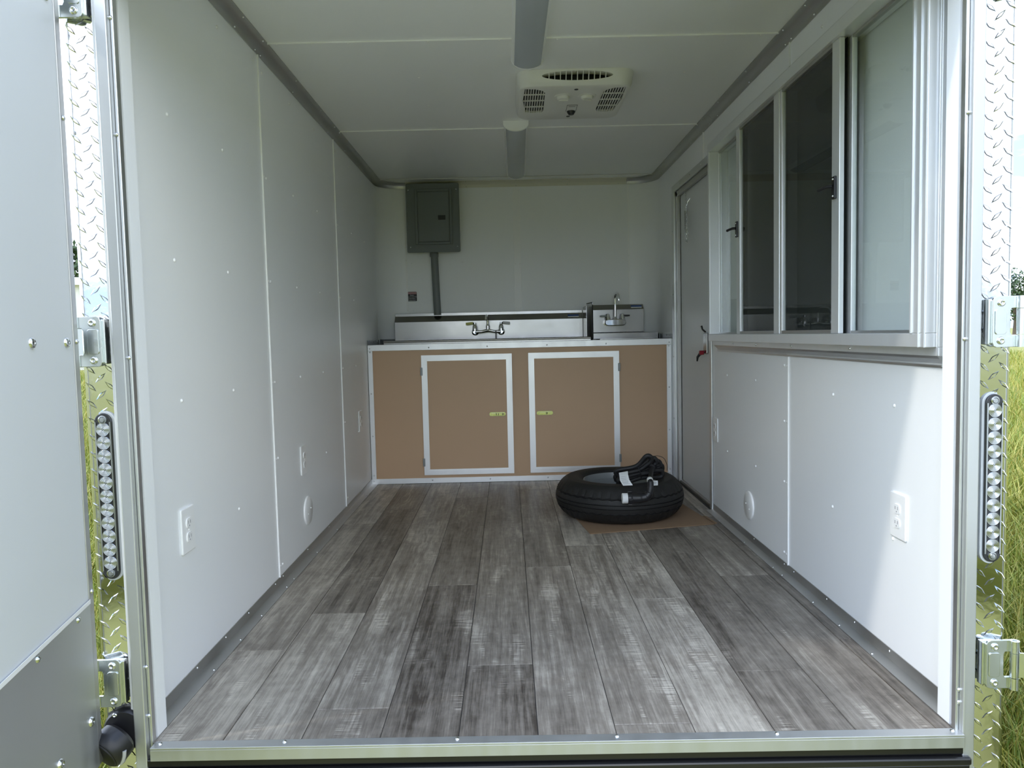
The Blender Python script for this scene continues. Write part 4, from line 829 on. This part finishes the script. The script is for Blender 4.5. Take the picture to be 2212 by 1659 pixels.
# ---- outlets and round covers
def outlet(sx, y, z, lab, w=0.043, hh=0.064):
    T = thing('wall_outlet', (sx, y, z), lab, 'outlet', 'duplex wall outlets')
    xf = sx * 0.9995; P = lambda d: sx * (1.0 - d)
    MB().prism(rrect(y, z, w, hh, 0.006), 'x', P(0.0003), P(0.0065)).build('cover_plate', 'white_plastic', T, bevel=0.003)
    for dz in (0.020, -0.020):
        f = MB().prism([(y + a, z + dz + b) for a, b in [(0.0165 * math.cos(t), max(-0.0135, min(0.0135, 0.0175 * math.sin(t)))) for t in [2 * PI * i / 24 for i in range(24)]]], 'x', P(0.0066), P(0.0092)).build('receptacle', 'white_screw', T)
        for dy in (-0.0065, 0.0065): MB().box(P(0.0093), P(0.0096), y + dy - 0.001, y + dy + 0.001, z + dz - 0.002, z + dz + 0.007).build('slot', 'print_grey', f)
        MB().lathe([(0.0022, 0), (0, 0.0003)], (P(0.0093), y, z + dz - 0.008), (-sx, 0, 0), 8).build('ground_hole', 'print_grey', f)
    screws(T, [(P(0.0065), y, z)], (-sx, 0, 0), 0.0028, 'white_screw')
outlet(-1, 0.280, 0.437, 'white outlet on the blank wall nearest the rear opening'); outlet(-1, 1.487, 0.434, 'white outlet on the blank wall above the round cover'); outlet(-1, 2.780, 0.458, 'white outlet on the blank wall nearest the cabinet')
outlet(1, 0.256, 0.434, 'white outlet under the near end of the serving window'); outlet(1, 2.118, 0.442, 'white outlet under the serving window next to the entry door')
def round_cover(sx, y, z, lab):
    T = thing('round_cover', (sx, y, z), lab, 'cover plate', 'round wall covers')
    MB().lathe([(0.0, 0.009), (0.058, 0.009), (0.063, 0.006), (0.065, 0.0003), (0, 0.0003)], (sx, y, z), (-sx, 0, 0), 36).build('cover_disc', 'white_plastic', T, smooth=True)
    screws(T, [(sx * 0.991, y - 0.022, z - 0.012), (sx * 0.991, y + 0.024, z + 0.006)], (-sx, 0, 0), 0.004)
round_cover(-1, 1.530, 0.198, 'round white cover low on the blank wall'); round_cover(1, 1.570, 0.164, 'round white cover low on the wall under the serving window')

# ---- cardboard sheet
cbd = thing('cardboard_sheet', (0.55, 2.1, 0), 'flat brown cardboard sheet under the spare tyre', 'cardboard')
q = [(0.290, 1.742), (0.925, 1.872), (0.850, 2.46), (0.215, 2.33)]
MB().prism(q, 'z', 0.0006, 0.0040).build('sheet', 'cardboard', cbd, bevel=0.001)
MB().prism([(0.935, 1.874), (0.9255, 1.8725), (0.905, 2.03), (0.92, 2.02)], 'z', 0.0045, 0.008).build('curled_corner', 'cardboard', cbd)

# ---- spare tyre
TC = Vector((0.492, 2.165, 0.0042)); TR, TH = 0.338, 0.200
ty = thing('spare_tyre', tuple(TC), 'black spare trailer tyre lying flat on cardboard', 'tyre')
prof = [(0.190, 0.040), (0.195, 0.018), (0.215, 0.006), (0.250, 0.000), (0.276, 0.004), (0.292, 0.012), (0.303, 0.021), (0.312, 0.030)]
nT = 8
def zz(a, ph, amp=0.0028, n=44): 
    t = (a * n / (2 * PI) + ph) % 1.0; return amp * (4 * abs(t - 0.5) - 1)
tread = []   # (radius, height, wobble amplitude)
edge = [0.030, 0.058, 0.061, 0.0635, 0.0665, 0.087, 0.0885, 0.0925, 0.094, 0.106, 0.1075, 0.1115, 0.113, 0.1335, 0.1365, 0.139, 0.142, 0.170]
rad = [0.312, 0.330, 0.323, 0.323, 0.3325, 0.3375, 0.330, 0.330, 0.3385, 0.3385, 0.330, 0.330, 0.3375, 0.3325, 0.323, 0.323, 0.330, 0.312]
wob = [0, 1, 1, 1, 1, 0, 0, 0, 0, 0, 0, 0, 0, 1, 1, 1, 1, 0]
full = [(r, h, 0) for r, h in prof[:-1]] + list(zip(rad, edge, wob)) + [(0.303, 0.179, 0), (0.292, 0.188, 0), (0.281, 0.1945, 0), (0.274, 0.1970, 0), (0.268, 0.1962, 0), (0.250, 0.1985, 0), (0.222, 0.1965, 0), (0.200, 0.186, 0), (0.192, 0.172, 0), (0.190, 0.160, 0)]
seg = 220; V = []; F = []
for r, h, wb_ in full:
    for i in range(seg):
        a = 2 * PI * i / seg; dr_ = 0.0
        if h in (0.030, 0.170, 0.058, 0.142) and (i % 5) in (0,): dr_ = -0.005      # shoulder sipes
        V.append((TC.x + (r + dr_) * math.cos(a), TC.y + (r + dr_) * math.sin(a), TC.z + h + (zz(a, 0.25 if h > 0.1 else 0.0) if wb_ else 0)))
for k in range(len(full) - 1):
    for i in range(seg): j = (i + 1) % seg; F.append((k * seg + i, k * seg + j, (k + 1) * seg + j, (k + 1) * seg + i))
MB().add(V, F).build('tyre', 'tyre_rubber', ty, smooth=True)
MB().lathe([(0.192, 0.172), (0.190, 0.180), (0.184, 0.181), (0.181, 0.168), (0.178, 0.150), (0.166, 0.147), (0.163, 0.120), (0.150, 0.116), (0.140, 0.088), (0.105, 0.080), (0.095, 0.092), (0.060, 0.096), (0.042, 0.094), (0.040, 0.05), (0.19, 0.045)], TC, (0, 0, 1), 64).build('wheel_rim', 'wheel_grey', ty, smooth=True)
for k in range(5): a = 2 * PI * k / 5; MB().lathe([(0.010, 0), (0.009, 0.004), (0, 0.0045)], TC + Vector((0.075 * math.cos(a), 0.075 * math.sin(a), 0.0955)), (0, 0, 1), 12).build('stud_hole', 'black_plastic', ty)

# ---- power cord bundle
pc = thing('power_cable', (0.60, 2.08, 0.2), 'thick black power cable bundled on the spare tyre', 'cord')
def bez(P, n=14):
    out = []; m = len(P)
    for i in range(m - 1):
        p0, p1, p2, p3 = Vector(P[max(0, i - 1)]), Vector(P[i]), Vector(P[i + 1]), Vector(P[min(m - 1, i + 2)])
        for k in range(n):
            t = k / n; out.append(0.5 * ((2 * p1) + (-p0 + p2) * t + (2 * p0 - 5 * p1 + 4 * p2 - p3) * t * t + (-p0 + 3 * p1 - 3 * p2 + p3) * t ** 3))
    out.append(Vector(P[-1])); return out
ends = [((0.478, 2.06, 0.236), (0.640, 2.02, 0.318)), ((0.486, 2.075, 0.222), (0.672, 2.06, 0.298)), ((0.480, 2.09, 0.205), (0.698, 2.09, 0.276)), ((0.490, 2.05, 0.205), (0.712, 2.10, 0.252)), ((0.484, 2.03, 0.196), (0.708, 2.08, 0.226)), ((0.500, 2.04, 0.218), (0.655, 2.05, 0.262))]
for k, (a, b) in enumerate(ends):
    a, b = Vector(a), Vector(b); ax = (b - a).normalized(); n_ = ax.cross(Vector((0, 1, 0.25))).normalized(); n_ = n_ if n_.z > 0 else -n_
    md_ = a.lerp(b, 0.5) * 0.6 + Vector((0.585, 2.05, 0.235)) * 0.4; w1, w2, w3 = 0.017, 0.013, 0.020
    loop = [a + n_ * w1, md_ + n_ * w2, b - ax * 0.02 + n_ * w3, b, b - ax * 0.02 - n_ * w3, md_ - n_ * w2, a - n_ * w1, a - ax * 0.016]
    P_ = []; m_ = len(loop)
    for i_ in range(m_):
        p0, p1, p2, p3 = loop[i_ - 1], loop[i_], loop[(i_ + 1) % m_], loop[(i_ + 2) % m_]
        for q_ in range(6): t = q_ / 6; P_.append(0.5 * ((2 * p1) + (-p0 + p2) * t + (2 * p0 - 5 * p1 + 4 * p2 - p3) * t * t + (-p0 + 3 * p1 - 3 * p2 + p3) * t ** 3))
    MB().tube(P_, 0.0115, 10, True).build('cable_loop', 'black_rubber', pc, smooth=True)
A0, B0 = Vector((0.484, 2.05, 0.214)), Vector((0.690, 2.07, 0.272)); ax = (B0 - A0).normalized()
for pos, rr in ((0.46, 0.040),):
    c = A0 + (B0 - A0) * pos; e1 = Vector((0, 0, 1)); e1 = (e1 - ax * e1.dot(ax)).normalized(); e2 = ax.cross(e1)
    MB().tube([c + e1 * rr * math.cos(t) + e2 * rr * 0.95 * math.sin(t) for t in [2 * PI * i / 24 for i in range(24)]], 0.0022, 6, True).build('tie', 'black_plastic', pc, smooth=True)
MB().tube(bez([(0.630, 2.00, 0.322), (0.665, 2.0, 0.330), (0.705, 2.03, 0.312), (0.728, 2.06, 0.270), (0.730, 2.07, 0.24)]), 0.0014, 6).build('twist_wire', 'black_plastic', pc, smooth=True)
MB().tube(bez([(0.56, 2.0, 0.268), (0.585, 1.99, 0.292), (0.605, 1.99, 0.300), (0.625, 2.0, 0.298)]), 0.0014, 6).build('twist_wire', 'black_plastic', pc, smooth=True)
# angled plug hanging over the sidewall
EY = 1.786
MB().tube(bez([(0.640, 2.03, 0.262), (0.624, 1.95, 0.252), (0.605, 1.87, 0.240), (0.594, 1.81, 0.232), (0.590, EY, 0.215)]), 0.0115, 10).build('lead', 'black_rubber', pc, smooth=True)
pl_ = MB().tube(bez([(0.592, EY + 0.012, 0.236), (0.590, EY + 0.002, 0.212), (0.584, EY, 0.186), (0.568, EY, 0.168), (0.540, EY, 0.162), (0.497, EY, 0.162)], 8), [0.015] * 8 + [0.0165] * 8 + [0.020] * 8 + [0.0235] * 8 + [0.025] * 9, 20).build('plug', 'black_plastic', pc, smooth=True)
MB().lathe([(0.0, 0), (0.028, 0.0), (0.0295, 0.004), (0.0295, 0.018), (0.027, 0.022), (0, 0.022)], (0.478, EY, 0.162), (1, 0, 0), 24).build('locking_ring', 'black_plastic', pl_, smooth=True)
for k in range(10):
    a = 2 * PI * k / 10; MB().obox((0.489, EY + 0.0295 * math.cos(a), 0.162 + 0.0295 * math.sin(a)), (1, 0, 0), (0, math.cos(a), math.sin(a)), (0, -math.sin(a), math.cos(a)), 0.009, 0.0022, 0.004).build('ring_rib', 'black_plastic', pl_)
MB().lathe([(0.0, 0), (0.0235, 0.0), (0.025, 0.002), (0.025, 0.026), (0, 0.026)], (0.4515, EY, 0.162), (1, 0, 0), 24).build('plug_cap', 'paper_white', pl_, smooth=True)
MB().lathe([(0.014, 0), (0.0155, 0.002), (0.0155, 0.026), (0.014, 0.028)], (0.596, 1.822, 0.234), (0.07, 0.9, 0.15), 16).build('clear_wrap', 'paper_white', pc, smooth=True)
def tag_sheet(nm, pts_l, pts_r, lines, th=0.0008):
    n = len(pts_l); V = []
    for off in (0, th):
        for a, b in zip(pts_l, pts_r): V += [(a[0], a[1] - off, a[2]), (b[0], b[1] - off, b[2])]
    F = []
    for i in range(n - 1):
        F += [(2 * i, 2 * i + 1, 2 * i + 3, 2 * i + 2), (2 * n + 2 * i, 2 * n + 2 * i + 2, 2 * n + 2 * i + 3, 2 * n + 2 * i + 1), (2 * i, 2 * i + 2, 2 * n + 2 * i + 2, 2 * n + 2 * i), (2 * i + 1, 2 * n + 2 * i + 1, 2 * n + 2 * i + 3, 2 * i + 3)]
    F += [(0, 2 * n, 2 * n + 1, 1), (2 * n - 2, 2 * n - 1, 4 * n - 1, 4 * n - 2)]
    o = MB().add(V, F).build(nm, 'paper_white', pc)
    for k in range(lines):
        t = 0.30 + 0.62 * k / lines; i = min(n - 2, int(t * (n - 1))); f = t * (n - 1) - i
        a = Vector(pts_l[i]).lerp(Vector(pts_l[i + 1]), f); b = Vector(pts_r[i]).lerp(Vector(pts_r[i + 1]), f); e_ = 0.10 + 0.05 * (k % 3)
        p, q_ = a.lerp(b, 0.12), a.lerp(b, 0.92 - e_); MB().tube([p + Vector((0, -th - 0.0004, 0)), q_ + Vector((0, -th - 0.0004, 0))], 0.0007, 4).build('printed_line', 'print_grey', o)
tag_sheet('paper_tag', [(0.462, 1.955, 0.256), (0.461, 1.930, 0.243), (0.460, 1.905, 0.226), (0.466, 1.893, 0.214), (0.472, 1.885, 0.204)], [(0.508, 1.962, 0.262), (0.505, 1.933, 0.248), (0.507, 1.908, 0.228), (0.514, 1.896, 0.215), (0.521, 1.888, 0.204)], 7)
tag_sheet('paper_tag', [(0.612, 1.885, 0.226), (0.614, 1.880, 0.216), (0.616, 1.874, 0.203)], [(0.645, 1.890, 0.224), (0.645, 1.885, 0.214), (0.643, 1.878, 0.203)], 4)

# ================================================================ outside
def npmesh(name, V, F, m, parent=None, smooth=False):
    me = bpy.data.meshes.new(name); nv, nf, k = len(V), len(F), F.shape[1]
    me.vertices.add(nv); me.vertices.foreach_set('co', V.astype(np.float32).ravel()); me.loops.add(nf * k); me.loops.foreach_set('vertex_index', F.astype(np.int32).ravel())
    me.polygons.add(nf); me.polygons.foreach_set('loop_start', np.arange(0, nf * k, k, dtype=np.int32)); me.polygons.foreach_set('loop_total', np.full(nf, k, dtype=np.int32)); me.update(calc_edges=True); me.validate()
    me.materials.append(M(m)); o = bpy.data.objects.new(name, me); COL.objects.link(o)
    if parent: adopt(o, parent)
    return o
gd = MB().lathe([(0, 0), (20, 0), (80, 0), (320, 0)], (0, 0, GZ), (0, 0, 1), 64).build('ground', 'turf'); tag(gd, 'open field of long yellow-green grass', 'ground', kind='structure')

def blades(n, rr, th, hgt, wid):
    x = rr * np.cos(th) - 0.08; y = rr * np.sin(th) - 1.82
    keep = ~((np.abs(x) < 1.25) & (y > -1.1) & (y < 4.2)); x, y, hgt, wid = x[keep], y[keep], hgt[keep], wid[keep]; n = len(x)
    a = rng.uniform(0, 2 * PI, n); dx, dy = np.cos(a) * wid, np.sin(a) * wid; la = rng.uniform(0, 2 * PI, n); lean = rng.uniform(0.1, 0.75, n) * hgt; lx, ly = np.cos(la) * lean, np.sin(la) * lean
    z0 = np.full(n, GZ - 0.01); V = np.empty((n, 5, 3))
    V[:, 0] = np.stack([x - dx, y - dy, z0], 1); V[:, 1] = np.stack([x + dx, y + dy, z0], 1)
    V[:, 2] = np.stack([x + dx * .7 + lx * .35, y + dy * .7 + ly * .35, z0 + hgt * .6], 1); V[:, 3] = np.stack([x - dx * .7 + lx * .35, y - dy * .7 + ly * .35, z0 + hgt * .6], 1)
    V[:, 4] = np.stack([x + lx, y + ly, z0 + hgt * (1 - 0.18 * (lean / hgt))], 1); return V
Vs = []
def sector(n, a0, a1, r0, r1, h0, h1, w0):
    th = np.radians(rng.uniform(a0, a1, n)); rr = np.exp(rng.uniform(math.log(r0), math.log(r1), n)); Vs.append(blades(n, rr, th, rng.uniform(h0, h1, n), w0 * (1 + rr * 0.07) * rng.uniform(.6, 1.3, n)))
sector(70000, 40, 66, 2.2, 46, 0.18, 0.42, 0.0035); sector(60000, 110, 134, 2.2, 46, 0.18, 0.42, 0.0035); sector(60000, 0, 360, 1.2, 40, 0.15, 0.36, 0.005)
V = np.concatenate(Vs); n = len(V); base = (np.arange(n) * 5)[:, None]
F = np.concatenate([base + np.array([[0, 1, 2]]), base + np.array([[0, 2, 3]]), base + np.array([[3, 2, 4]])])
gr_ = npmesh('grass', V.reshape(-1, 3), F, 'grass_blade'); tag(gr_, 'long yellow-green grass around the trailer', 'grass', kind='stuff')

def tree(x, y, h, r, lab, n=2600, z0=0.30, dark=0):
    T = thing('tree', (x, y, GZ), lab, 'tree', 'trees at the edge of the field')
    MB().tube([(x, y, GZ - 0.1), (x + 0.1, y, GZ + h * 0.3), (x - 0.1, y + 0.1, GZ + h * 0.7)], [h * 0.035, h * 0.028, h * 0.012], 8).build('trunk', 'bark', T, smooth=True)
    nc = 22; c = rng.normal(size=(nc, 3)); c /= np.linalg.norm(c, axis=1)[:, None]; c *= rng.uniform(0.25, 0.8, (nc, 1)); c *= np.array([r, r, h * (1 - z0) / 2]); c += np.array([x, y, GZ + h * (z0 + (1 - z0) / 2)])
    k = rng.integers(0, nc, n); d = rng.normal(size=(n, 3)); d /= np.linalg.norm(d, axis=1)[:, None]; p = c[k] + d * rng.uniform(0.55, 1.0, (n, 1)) * r * 0.36
    u = rng.normal(size=(n, 3)); u /= np.linalg.norm(u, axis=1)[:, None]; v = np.cross(u, rng.normal(size=(n, 3))); v /= np.linalg.norm(v, axis=1)[:, None]; s = rng.uniform(0.10, 0.22, (n, 1)) * h / 7
    Vv = np.stack([p - u * s, p + v * s * .5, p + u * s, p - v * s * .5], 1).reshape(-1, 3); Ff = np.arange(4 * n).reshape(-1, 4)
    tag(npmesh('foliage', Vv, Ff, 'leaf', T), kind='stuff')
def at(az_deg, dist): return -0.08 + dist * math.cos(math.radians(az_deg)), -1.82 + dist * math.sin(math.radians(az_deg))
tree(*at(119.4, 74), 10.6, 3.6, 'tall dark tree behind the white building'); tree(*at(124.5, 80), 8.5, 3.4, 'dark tree beyond the open rear door beside the white building')
for a, d_, h, r, lb in ((56.1, 70, 5.6, 2.8, 'round dark tree beside the serving window side corner post'), (52.5, 78, 6.6, 3.4, 'broad tree further out past the serving window side'), (48, 74, 6.0, 3.2, 'outermost tree past the serving window side'), (60.5, 82, 6.4, 3.2, 'tree hidden mostly behind the trailer wall')):
    tree(*at(a, d_), h, r, lb)
for a, d_, h, r, lb in ((232, 62, 7.6, 3.2, 'tallest tree across the field mirrored in the corner posts'), (262, 66, 6.0, 4.2, 'broad low tree across the field mirrored in the corner posts'), (297, 58, 7.0, 2.6, 'slim tree across the field mirrored in the corner posts'), (330, 68, 5.2, 3.0, 'small round tree across the field mirrored in the corner posts')):
    tree(*at(a, d_), h, r, lb, 1500)

# white metal building far left
bx, by = at(119.6, 52); ang = math.radians(119.6 - 90)
tq = Vector((math.cos(ang), math.sin(ang), 0)); nq = Vector((math.sin(ang), -math.cos(ang), 0)); upv = Vector((0, 0, 1)); c0 = Vector((bx, by, GZ))
bd = thing('metal_building', tuple(c0), 'white ribbed metal building beyond the open rear door', 'building')
def bslab(nm, m, s0, s1, t0, t1, z0, z1, par=None): return MB().obox(c0 + tq * ((s0 + s1) / 2) - nq * ((t0 + t1) / 2) + upv * ((z0 + z1) / 2), tq, -nq, upv, (s1 - s0) / 2, (t1 - t0) / 2, (z1 - z0) / 2).build(nm, m, par or bd)
bslab('wall', 'metal_siding', -9, 0.75, 0.12, 8, 0, 5.05)
for i in range(24): bslab('siding_rib', 'metal_siding', -8.9 + i * 0.4, -8.9 + i * 0.4 + 0.10, 0.02, 0.1199, 2.9, 5.0)
bslab('eave', 'roof_white', -9.3, 0.85, -0.35, 8.4, 5.051, 5.5); bslab('corner_trim', 'brown_trim', 0.751, 0.85, 0.0, 0.2, 0.0, 5.05)
bslab('lower_panel', 'siding_grey', -9, 0.75, -0.03, 0.1199, 0.3, 2.85)
dr = bslab('building_door', 'siding_grey', -0.55, 0.40, -0.08, -0.031, 0.3, 2.45); bslab('door_lamp', 'label_black', -0.40, -0.28, -0.2, -0.031, 2.58, 2.70)

# power line past the trees
pw = thing('power_line', at(50, 60) + (GZ,), 'overhead wires on wooden poles past the serving window side', 'power line')
pA, pB = Vector(at(28, 58) + (GZ,)), Vector(at(62, 120) + (GZ,))
for p in (pA, pB):
    MB().cyl(p, p + upv * 8.6, 0.14, 10, 0.10).build('pole', 'pole_wood', pw, smooth=True); MB().obox(p + upv * 8.2, (pB - pA).cross(upv).normalized(), (pB - pA).normalized(), upv, 1.0, 0.05, 0.06).build('crossarm', 'pole_wood', pw)
sdv = (pB - pA).cross(upv).normalized()
for o_, hz_ in ((-0.9, 8.3), (0.9, 8.3), (0, 6.9)):
    a, b = pA + sdv * o_ + upv * hz_, pB + sdv * o_ + upv * hz_
    MB().tube([a.lerp(b, t) - upv * (1.2 * 4 * t * (1 - t)) for t in [i / 16 for i in range(17)]], 0.018, 5).build('wire', 'black_rubber', pw)
